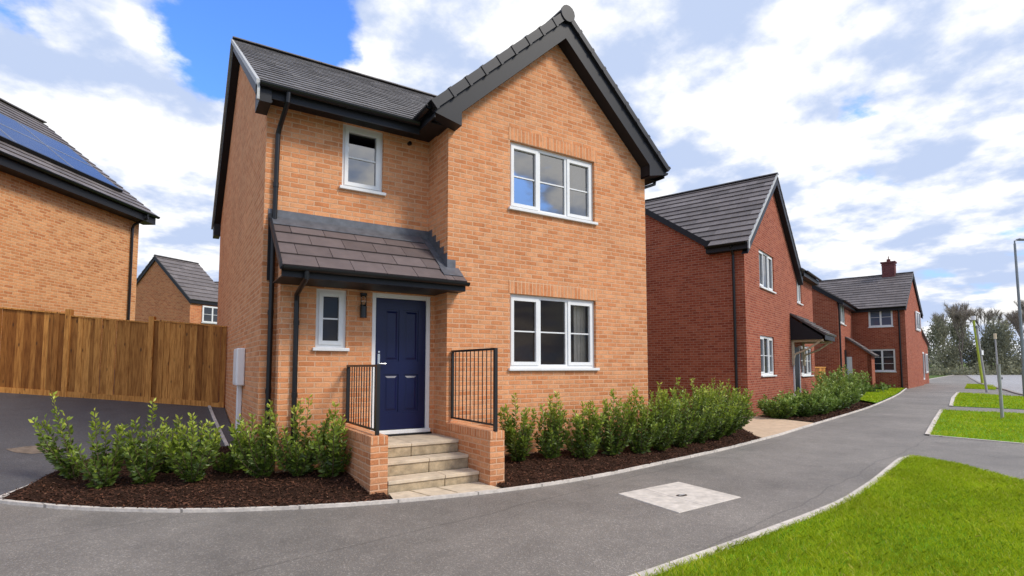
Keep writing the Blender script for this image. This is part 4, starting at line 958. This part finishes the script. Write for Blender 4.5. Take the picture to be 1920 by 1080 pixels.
for x in (c0 + .15, c1 - .2):
    m = MB(); m.obox(P(x, -1.12, 1.98), u * .09, v * 1.12, Z3 * .10); m.tube([P(x + .045, -1.0, 2.0), P(x + .045, -.62, 1.72), P(x + .045, -.12, 1.50), P(x + .045, -.03, 1.25)], .04, 6); m.obox(P(x, -.085, 1.05), u * .09, v * .08, Z3 * .95); m.build('canopy_bracket', M['oak'], CN)

# --- red brick house further along (set-back part and forward wing)
HF = thing('red_brick_house', FR[0](22, 3, -.3), 'far red brick house with chimney and long tiled roof, beyond the hedge', 'house')
FA = frame((FR[0](17.3, -.16, 0).x, FR[0](17.3, -.16, 0).y), 19)
block(HF, FA, 0, 6.6, 0, 8, -.7, 4.85, 'x', .72, .3, 'red', 'grey_tile', .385, .62, holes={'front': [(1.0, 2.9, 3.5, 4.75)]})
window(HF, FA[0](0, 0, 0), (FA[1].x, FA[1].y), 1.0, 2.9, 3.5, 4.75, 2, 0, 'pane', .05, None, .06, fw=.08)
m = MB(); m.tube([FA[0](.15, -.06, 4.6), FA[0](.15, -.06, -.5)], .05, 8); m.build('downpipe', M['black'], HF)
# lean-to porch in the angle
m = MB(); P = FA[0]
m.prism([P(2.6, 0, -.6), P(2.6, -1.25, -.6), P(2.6, -1.25, 1.75), P(2.6, 0, 2.75)], FA[1] * .24); m.prism([P(2.6, -1.25, -.6), P(4.4, -1.25, -.6), P(4.4, -1.25, 1.75), P(2.6, -1.25, 1.75)], FA[2] * .2); m.build('porch_wall', M['red'], HF)
m = MB(); tiles(m, P(2.45, -1.45, 1.66), FA[1], FA[2] + Z3 * .80, 2.3, 1.85, .385, .6, .04); slab(m, P(2.45, -1.43, 1.64), P(4.7, -1.43, 1.64), P(4.7, -.01, 2.78), P(2.45, -.01, 2.78), .05); m.build('porch_roof', M['grey_tile'], HF)
m = MB(); m.obox(P(2.0, -.05, .0), FA[1] * .5, FA[2] * .05, Z3 * 2.0); m.build('front_door', M['fascia'], HF); m = MB(); m.obox(P(2.51, -.3, .1), FA[1] * .08, FA[2] * .3, Z3 * 1.5); m.build('side_panel', M['white'], HF)
FW = frame((36.86, 6.74), 14.5)
block(HF, FW, 0, 7.2, 0, 9.5, -.7, 4.80, 'y', .66, .3, 'red', 'grey_tile', .34, .62, holes={'left': [(.62, 1.9, 3.52, 4.72), (.58, 1.95, .72, 2.12)]})
P, u, v = FW
for (a_, b_, z0, z1, gm) in ((.62, 1.9, 3.52, 4.72, 'pane_sky'), (.58, 1.95, .72, 2.12, 'pane')):
    window(HF, P(0, 9.5, 0), (-v.x, -v.y), 9.5 - b_, 9.5 - a_, z0, z1, 2, 1 if gm == 'pane_sky' else 2, gm, .05, (), .06, fw=.10, sash_w=.03)
m = MB(); m.tube([P(-.25, .30, 4.55), P(-.07, .30, 4.35), P(-.07, .30, -.5)], .05, 8); m.build('downpipe', M['black'], HF)
m = MB(); zr = 4.80 + .08 + 3.6 * .66
c = P(3.6, 1.15, 0); m.obox(P(3.25, .85, zr - .5), u * .62, v * .72, Z3 * 1.25); m.obox(P(3.19, .79, zr + .75), u * .74, v * .84, Z3 * .10); m.obox(P(3.23, .83, zr + .60), u * .66, v * .76, Z3 * .05); CH = m.build('chimney', M['maroon'], HF)
m = MB(); m.tube([P(3.56, 1.21, zr + .85), P(3.56, 1.21, zr + 1.05)], .11, 10); m.tube([P(3.56, 1.21, zr + 1.05), P(3.56, 1.21, zr + 1.25)], .03, 8); m.build('chimney_pot', M['maroon'], CH)
# windows on the street face and the low end wing
window(HF, P(0, 0, 0), (u.x, u.y), 4.2, 6.2, 3.5, 4.75, 2, 0, 'pane', -.09, (), .02, fw=.09)
m = MB(); wall(m, P(7.2, .2, 0), (u.x, u.y), 5.0, -.7, 2.75); wall(m, P(12.2, .2, 0), (v.x, v.y), 5, -.7, 2.75); m.face([P(7.2, .2, 2.75), P(12.2, .2, 2.75), P(7.2, .2, 3.9)])
m.build('end_wing_wall', M['red'], HF)
m = MB(); slab(m, P(7.2, .05, 3.95), P(12.4, .05, 2.75), P(12.4, 5, 2.75), P(7.2, 5, 3.95), .08); m.build('end_wing_roof', M['grey_tile'], HF)
window(HF, P(0, .2, 0), (u.x, u.y), 8.0, 9.0, .1, 2.1, 1, 0, 'pane', -.09, (), 0, fw=.12); window(HF, P(0, .2, 0), (u.x, u.y), 10.0, 11.2, .6, 2.0, 2, 0, 'pane', -.09, (), .02, fw=.1)

# garden gate panel between the two red houses
m = MB(); gp0 = FR[0](11.05, .5, -.5)
for i in range(10): m.obox(gp0 + FR[1] * (i * .6), FR[1] * .57, FR[2] * .03, Z3 * 1.45, random.random())
m.obox(gp0 + Z3 * 1.45 - FR[2] * .03, FR[1] * 6.0, FR[2] * .09, Z3 * .06, .9)
tag(m.build('garden_fence', M['wood'], None, origin=gp0), 'low brown timber fence between the two red brick houses', 'fence')

# ---------------------------------------------------------------- planting
def leaves(C, D, L, Wd, roll):
    "pointed folded leaves: centre base C, direction D, length L, width Wd"
    n = len(C); D = D / np.linalg.norm(D, axis=1, keepdims=True)
    r = RNG.normal(size=(n, 3)); r[:, 2] *= .4; S = np.cross(D, r); S /= np.linalg.norm(S, axis=1, keepdims=True) + 1e-9; N = np.cross(S, D)
    L = L[:, None]; Wd = Wd[:, None]
    a = C; b = C + D * L * .5 + S * Wd * .5 + N * Wd * .12; c = C + D * L + N * -.04 * L; d = C + D * L * .5 - S * Wd * .5 + N * Wd * .12; m = C + D * L * .5
    V = np.stack([a, b, c, d, m], 1).reshape(-1, 3); i = np.arange(n)[:, None] * 5
    F = np.vstack([i + np.array([0, 1, 4]), i + np.array([1, 2, 4]), i + np.array([0, 4, 3]), i + np.array([4, 2, 3])])
    return V, F
def shrub(x, y, z, h, r, stems, label, group, lean=(0, 0), leafL=.084, per=96, mat='leaf', name='laurel_shrub', cat='shrub', dens=1.0, tipgain=1.0):
    t = thing(name, (x, y, z), label, cat, group)
    st = MB(); C = []; D = []; T = []; LL = []
    for s in range(stems):
        a = random.uniform(0, 2 * math.pi); rr = r * random.random() ** .42; hh = h * random.uniform(.42, 1.0) * (1 - .18 * rr / max(r, .01)); 
        if s == 0: hh = h; rr *= .3
        p0 = Vector((x + random.uniform(-.04, .04), y + random.uniform(-.04, .04), z)); p3 = Vector((x + rr * math.cos(a) + lean[0], y + rr * math.sin(a) + lean[1], z + hh))
        p1 = p0.lerp(p3, .35) + Vector((rr * .30 * math.cos(a), rr * .30 * math.sin(a), -.02)); pts = []
        for k in range(7):
            q = k / 6; pts.append(p0 * (1 - q) ** 2 + p1 * 2 * q * (1 - q) + p3 * q * q)
        st.tube(pts, [.007 - .0045 * k / 6 for k in range(7)], 5, caps=False)
        n = int(per * dens * (.6 + .4 * hh / h))
        q = np.clip(RNG.beta(1.5, 1.05, n), .06, 1.0); P_ = np.array([list(p0)]) * ((1 - q) ** 2)[:, None] + np.array([list(p1)]) * (2 * q * (1 - q))[:, None] + np.array([list(p3)]) * (q * q)[:, None]
        ax = np.array(list((p3 - p1).normalized())); ang = RNG.uniform(0, 2 * np.pi, n)
        e1 = np.cross(ax, [0.3, .8, .1]); e1 /= np.linalg.norm(e1); e2 = np.cross(ax, e1); out = np.cos(ang)[:, None] * e1 + np.sin(ang)[:, None] * e2
        up = np.clip(.35 + .75 * q ** 2 + RNG.normal(0, .2, n), -.1, 2)
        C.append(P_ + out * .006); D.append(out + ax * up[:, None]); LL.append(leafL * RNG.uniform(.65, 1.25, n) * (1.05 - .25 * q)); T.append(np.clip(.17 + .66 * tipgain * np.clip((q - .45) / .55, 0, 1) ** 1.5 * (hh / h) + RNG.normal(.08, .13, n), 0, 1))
    st.build('stem', M['stem'], t)
    C = np.vstack(C); D = np.vstack(D); LL = np.concatenate(LL); T = np.concatenate(T)
    V, F = leaves(C, D, LL, LL * RNG.uniform(.34, .48, len(LL)), None)
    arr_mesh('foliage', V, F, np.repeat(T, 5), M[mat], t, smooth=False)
    return t
GL = 'shrubs in the mulch bed left of the steps'; GR = 'shrubs along the gable front'
LB = [(-2.02, .70, 1.02, .13, 7, (-.32, .12), 'thin leaning shrub at the driveway tip of the left bed'),
      (-1.72, .25, .92, .20, 10, (-.10, .05), 'second shrub from the driveway tip, forked at the top'),
      (-1.28, .10, .98, .20, 12, (-.05, .02), 'tall twin-topped shrub in the middle of the left bed'),
      (-1.0, .55, .70, .18, 9, (.05, 0), 'low shrub at the back of the left bed, before the driveway edging'),
      (-.72, -.18, .80, .24, 13, (.04, 0), 'broad bushy shrub left of the house corner'),
      (-.38, .12, .60, .20, 8, (.12, 0), 'loose shrub just outside the house corner'),
      (.02, -.42, .95, .24, 16, (0, 0), 'shrub under the long downpipe at the house corner'),
      (.44, -.62, .98, .24, 17, (0, .02), 'dense shrub in front of the porch downpipe'),
      (.80, -.85, .90, .18, 13, (.03, .02), 'narrow shrub against the low brick wall of the steps')]
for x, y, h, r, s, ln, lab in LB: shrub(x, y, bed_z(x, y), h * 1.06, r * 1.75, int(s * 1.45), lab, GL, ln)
RB = [(3.55, -1.20, .86, .20, 15, 'first shrub right of the steps, under the ground floor window'), (4.15, -1.25, .92, .20, 14, 'second shrub from the steps, tallest tip at its right'),
      (4.75, -1.35, .84, .22, 14, 'third shrub from the steps, under the window sill end'), (5.35, -1.35, .92, .24, 16, 'fourth shrub from the steps, right of the window'), (5.95, -1.38, .94, .24, 16, 'shrub before the right corner of the gable wall'),
      (6.55, -1.30, 1.02, .28, 18, 'shrub hiding the right corner of the buff gable'), (7.2, -1.20, 1.00, .32, 20, 'first shrub past the gable corner, against the red wall'), (7.9, -1.02, .96, .34, 20, 'second shrub past the gable corner, before the red wall'),
      (8.6, -.85, .98, .36, 22, 'third shrub past the gable corner, before the red wall'), (9.3, -.62, 1.00, .38, 22, 'shrub in front of the red house downpipe'), (10.0, -.25, .92, .38, 22, 'last shrub of the row, beside the sandstone path'), (10.7, .5, .90, .4, 20, 'shrub behind the end of the row, by the sandstone path')]
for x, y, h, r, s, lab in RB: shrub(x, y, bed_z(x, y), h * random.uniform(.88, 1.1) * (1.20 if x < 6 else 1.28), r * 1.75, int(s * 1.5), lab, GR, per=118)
HG = 'hedge bushes before the red house'
HB_ = [(14.3, 1.15, .72, .55, 'first hedge bush at the red house corner'), (15.3, 1.0, .78, .6, 'low hedge bush under the red house ground floor window'), (16.4, 1.15, .80, .62, 'second hedge bush under the red house window'), (17.6, 1.45, .86, .66, 'hedge bush in front of the canopied door'), (18.8, 1.8, 1.0, .72, 'hedge bush right of the canopied door'),
       (20.0, 2.25, 1.2, .8, 'tall hedge bush below the canopy end'), (21.3, 2.75, 1.4, .85, 'tallest hedge bush, next to the far lawn'), (22.6, 3.6, 1.35, .9, 'end hedge bush beside the small lawn')]
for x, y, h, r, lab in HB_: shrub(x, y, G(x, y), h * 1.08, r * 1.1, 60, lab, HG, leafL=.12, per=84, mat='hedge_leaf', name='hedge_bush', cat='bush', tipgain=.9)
for i, (x, y, h, lab) in enumerate([(30.5, 5.9, .5, 'small ground shrub under the far house window'), (33.5, 6.9, .45, 'small ground shrub near the far house corner'), (42, 9.6, .9, 'scrubby bush at the far end house wall'), (46, 11.2, .9, 'scrubby bush beside the far rubble heap')]):
    shrub(x, y, G(x, y), h, .9, 22, lab, 'far ground shrubs', leafL=.16, per=26, mat='hedge_leaf', name='ground_shrub', cat='shrub', tipgain=.6)
def rubble(x, y, n, s, lab):
    t = MB()
    for i in range(n):
        c = Vector((x + random.gauss(0, s), y + random.gauss(0, s * .6), G(x, y) + random.uniform(0, .25)))
        e = [Vector((random.gauss(0, 1), random.gauss(0, 1), random.gauss(0, .6))).normalized() * random.uniform(.2, .5) for _ in range(3)]; t.obox(c, e[0], e[1], e[2])
    tag(t.build('rubble_heap', M['rock'], None, origin=(x, y, G(x, y)), bevel=.05), lab, 'rubble')
rubble(52, 13.2, 12, 1.3, 'heap of grey stones at the far end of the path')

# trees beyond the road
def tree(x, y, h, cr, lab, bare=True, lean=0, name='tree', n=5200):
    z = bank_z(x, y) if x > 70 else G(x, y)
    t = thing(name, (x, y, z), lab, 'tree', 'trees beyond the road'); m = MB(); tw = []
    def limb(p, d, L, r, lev):
        e = p + d * L; mid = p.lerp(e, .5) + Vector((random.gauss(0, .05), random.gauss(0, .05), 0)) * L
        m.tube([p, mid, e], [r, r * .85, r * .68], 6 if lev < 2 else 3, caps=False)
        if lev >= (5 if bare else 2): tw.append((p, e, d)); return
        if lev >= 2: tw.append((p, e, d))
        for k in range(3 if lev in (1, 2, 3) else 2):
            a = random.uniform(0, 2 * math.pi); sp = random.uniform(.16, .42) * cr / 3.6
            nd = (d + Vector((math.cos(a) * sp, math.sin(a) * sp, random.uniform(.0, .18)))).normalized(); limb(p.lerp(e, random.uniform(.72, 1)), nd, L * random.uniform(.66, .84), r * .62, lev + 1)
    limb(Vector((x, y, z - .3)), Vector((lean / h, 0, 1)).normalized(), h * .25, h * .013, 0)
    m.build('trunk', M['bark'], t)
    if bare:
        per = 26; P0 = np.array([list(a) for a, b, c in tw]).repeat(per, 0); P1 = np.array([list(b) for a, b, c in tw]).repeat(per, 0); DD = np.array([list(c) for a, b, c in tw]).repeat(per, 0); k = len(P0)
        q = RNG.uniform(.2, 1.05, k)[:, None]; C = P0 * (1 - q) + P1 * q; D = DD * .7 + RNG.normal(size=(k, 3)) * .55 + np.array([0, 0, .35]); D /= np.linalg.norm(D, axis=1, keepdims=True); D *= RNG.uniform(.25, .95, k)[:, None]
        sd_ = np.cross(D, RNG.normal(size=(k, 3))); sd_ /= np.linalg.norm(sd_, axis=1, keepdims=True); sd_ *= .020
        V = np.stack([C - sd_, C + sd_, C + D], 1).reshape(-1, 3); arr_mesh('twigs', V, np.arange(k * 3).reshape(k, 3), np.repeat(RNG.uniform(0, 1, k), 3), M['twig'], t)
    else:
        nc = 46; q = RNG.uniform(.02, 1, nc); ca = RNG.uniform(0, 2 * np.pi, nc); rr = cr * np.sqrt(RNG.uniform(.05, 1, nc)) * np.clip(1.25 - 1.05 * q, .12, 1)
        cen = np.stack([x + rr * np.cos(ca), y + rr * np.sin(ca), z + h * (.06 + .92 * q)], 1); cl = RNG.integers(0, nc, n)
        P_ = cen[cl] + RNG.normal(size=(n, 3)) * np.array([.42, .42, .85]); P_[:, 2] = np.maximum(P_[:, 2], z + .05)
        d = RNG.normal(size=(n, 3)) * np.array([.6, .6, 1.3]); V, F = leaves(P_, d, RNG.uniform(.22, .55, n), RNG.uniform(.10, .22, n), None)
        arr_mesh('crown', V, F, np.repeat(np.clip(RNG.normal(.45, .2, nc)[cl] + RNG.normal(0, .14, n), 0, 1), 5), M['hazed_leaf'], t)
    return t
FWD = Vector((.535, .845)); RT = Vector((.845, -.535)); CB = Vector((-1.075, -8.317))
def far(lat, d): p = CB + FWD * d + RT * lat; return p.x, p.y
rows = [  # lateral offset, distance, height, crown radius, bare?, label
    (69, 83.5, 12.0, 3.6, True, 'bare tree just right of the far red house gable'), (74, 93, 11.5, 3.4, True, 'bare tree left of the lime green post'), (79, 83.5, 12.0, 3.8, True, 'bare forked tree behind the lime green post'),
    (84, 95, 12.0, 3.6, True, 'bare tree behind the thin street post'), (88, 84, 13.5, 4.0, True, 'bare tree left of the lamp post'), (93, 94, 15.5, 4.4, True, 'tallest bare tree beside the lamp post'), (99, 92, 14.5, 4.2, True, 'bare tree at the right edge beyond the lamp post'), (64, 92, 12.0, 3.6, True, 'bare tree partly behind the far red house')]
for la, d, h, cr, b, lab in rows: x, y = far(la, d); tree(x, y, h * 1.12, cr, lab, True, random.uniform(-.8, .8))
ev = [(67.5, 86, 7.6, 2.8, 'dark evergreen nearest the far house'), (71.5, 87, 8.6, 2.6, 'tall dark conifer left of the lime green post'), (75.5, 85, 7.0, 2.8, 'rounded dark evergreen left of the lime green post'), (79.5, 88, 7.6, 3.0, 'ivy covered tree behind the lime green post'), (83.5, 86, 8.0, 2.8, 'olive green tree right of the lime green post'),
      (87.0, 88, 7.4, 3.0, 'dull green tree behind the thin street post'), (90.5, 85, 8.4, 3.0, 'dull green tree left of the lamp post'), (94.5, 87, 9.0, 3.2, 'olive tree behind the lamp post'), (98.5, 86, 8.4, 3.2, 'green tree at the right edge of the street')]
for la, d, h, cr, lab in ev: x, y = far(la, d); tree(x, y, h * .98, cr * 1.1, lab, False, 0, 'evergreen_tree')
x, y = far(80, 80)
n = 5200; la = RNG.uniform(60, 104, n); dd = RNG.uniform(81, 85, n); px_ = CB.x + FWD.x * dd + RT.x * la; py_ = CB.y + FWD.y * dd + RT.y * la
zz = np.array([bank_z(a, b) for a, b in zip(px_, py_)]) + np.abs(RNG.normal(0, .55, n)) * (1 + .5 * np.sin(la * 1.7)); V, F = leaves(np.column_stack([px_, py_, zz]), RNG.normal(size=(n, 3)), RNG.uniform(.25, .6, n), RNG.uniform(.2, .4, n), None)
kind(arr_mesh('undergrowth', V, F, np.repeat(np.clip(RNG.normal(.65, .2, n), 0, 1), 5), M['hazed_leaf']), 'stuff')

# ---------------------------------------------------------------- street furniture
def base(px_, d): p = CB + FWD * d + RT * ((px_ - 960) / 1017 * d); return p.x, p.y, G(p.x, p.y)
x, y, z = base(1917, 24.6)
T = thing('lamp_post', (x, y, z), 'tall grey steel street lamp at the right edge by the road', 'street lamp')
m = MB(); m.tube([(x, y, z), (x, y, z + 1.3), (x, y, z + 1.32), (x - .12, y + .02, z + 7.0)], [.095, .095, .068, .045], 12); m.build('pole', M['galv'], T, smooth=False)
m = MB(); hx = Vector((x - .12, y + .02, z + 7.0)); d_ = Vector((RT.x, RT.y, 0)); m.tube([hx - Z3 * .05, hx + Z3 * .12, hx + d_ * .25 + Z3 * .18], .03, 8); m.build('arm', M['galv'], T)
m = MB(); m.obox(hx + d_ * .15 + Z3 * .14 - Vector((FWD.x, FWD.y, 0)) * .12, d_ * .65, Vector((FWD.x, FWD.y, 0)) * .24, Z3 * .09); m.build('lamp_head', M['galv'], T, bevel=.03)
m = MB(); m.box((x - .10, y - .11, z + .45), (x + .04, y - .09, z + 1.0)); m.build('access_door', M['galv'], T)
x, y, z = base(1838, 40.1)
T = thing('marker_post', (x, y, z), 'leaning lime green post with white cap beside the road', 'post')
tp = Vector((x - .55, y + .15, z + 4.75)); m = MB(); m.tube([(x, y, z), tp], [.085, .075], 10); m.build('pole', M['lime'], T)
m = MB(); m.tube([tp - Vector((0, 0, .05)), tp + Z3 * .26], .14, 12); m.build('cap', M['white'], T)
x, y, z = base(1845, 28.4)
T = thing('leaning_pole', (x, y, z), 'grey pole leaning against the lime green post', 'pole'); tp = Vector((x - .42, y + .15, z + 3.45))
m = MB(); m.tube([(x, y, z), tp], [.055, .045], 10); m.build('pole', M['timber_grey'], T); m = MB(); m.tube([tp - (tp - Vector((x, y, z))) * .03, tp + (tp - Vector((x, y, z))) * .01], .06, 10); m.build('end_cap', M['galv'], T)
q = Vector((x, y, z)).lerp(tp, .60); m = MB(); m.box((q.x - .12, q.y - .09, q.z - .12), (q.x + .12, q.y - .06, q.z + .12)); m.build('tag_plate', M['white'], T)
x, y, z = base(1871, 15.6)
T = thing('verge_post', (x, y, z), 'short pale timber post standing on the second lawn', 'post')
m = MB(); m.tube([(x, y, z - .05), (x - .055, y, z + 1.52)], [.043, .040], 8); m.build('post', M['timber_grey'], T); m = MB(); m.tube([(x - .055, y, z + 1.515), (x - .055, y, z + 1.55)], .046, 8); m.build('cap', M['timber_grey'], T)
m = MB(); m.box((x - .04, y - .06, z + 1.12), (x + .0, y - .045, z + 1.18)); m.build('bolt', M['iron'], T)
x, y, z = base(1868, 44)
T = thing('street_post', (x, y, z), 'thin tall post with small top fitting behind the verge post', 'post')
m = MB(); m.tube([(x, y, z), (x - .18, y, z + 3.9)], [.075, .05], 8); m.build('pole', M['timber_grey'], T); m = MB(); m.tube([(x - .18, y, z + 3.5), (x - .19, y, z + 3.95)], .10, 8); m.build('top_fitting', M['oak'], T)
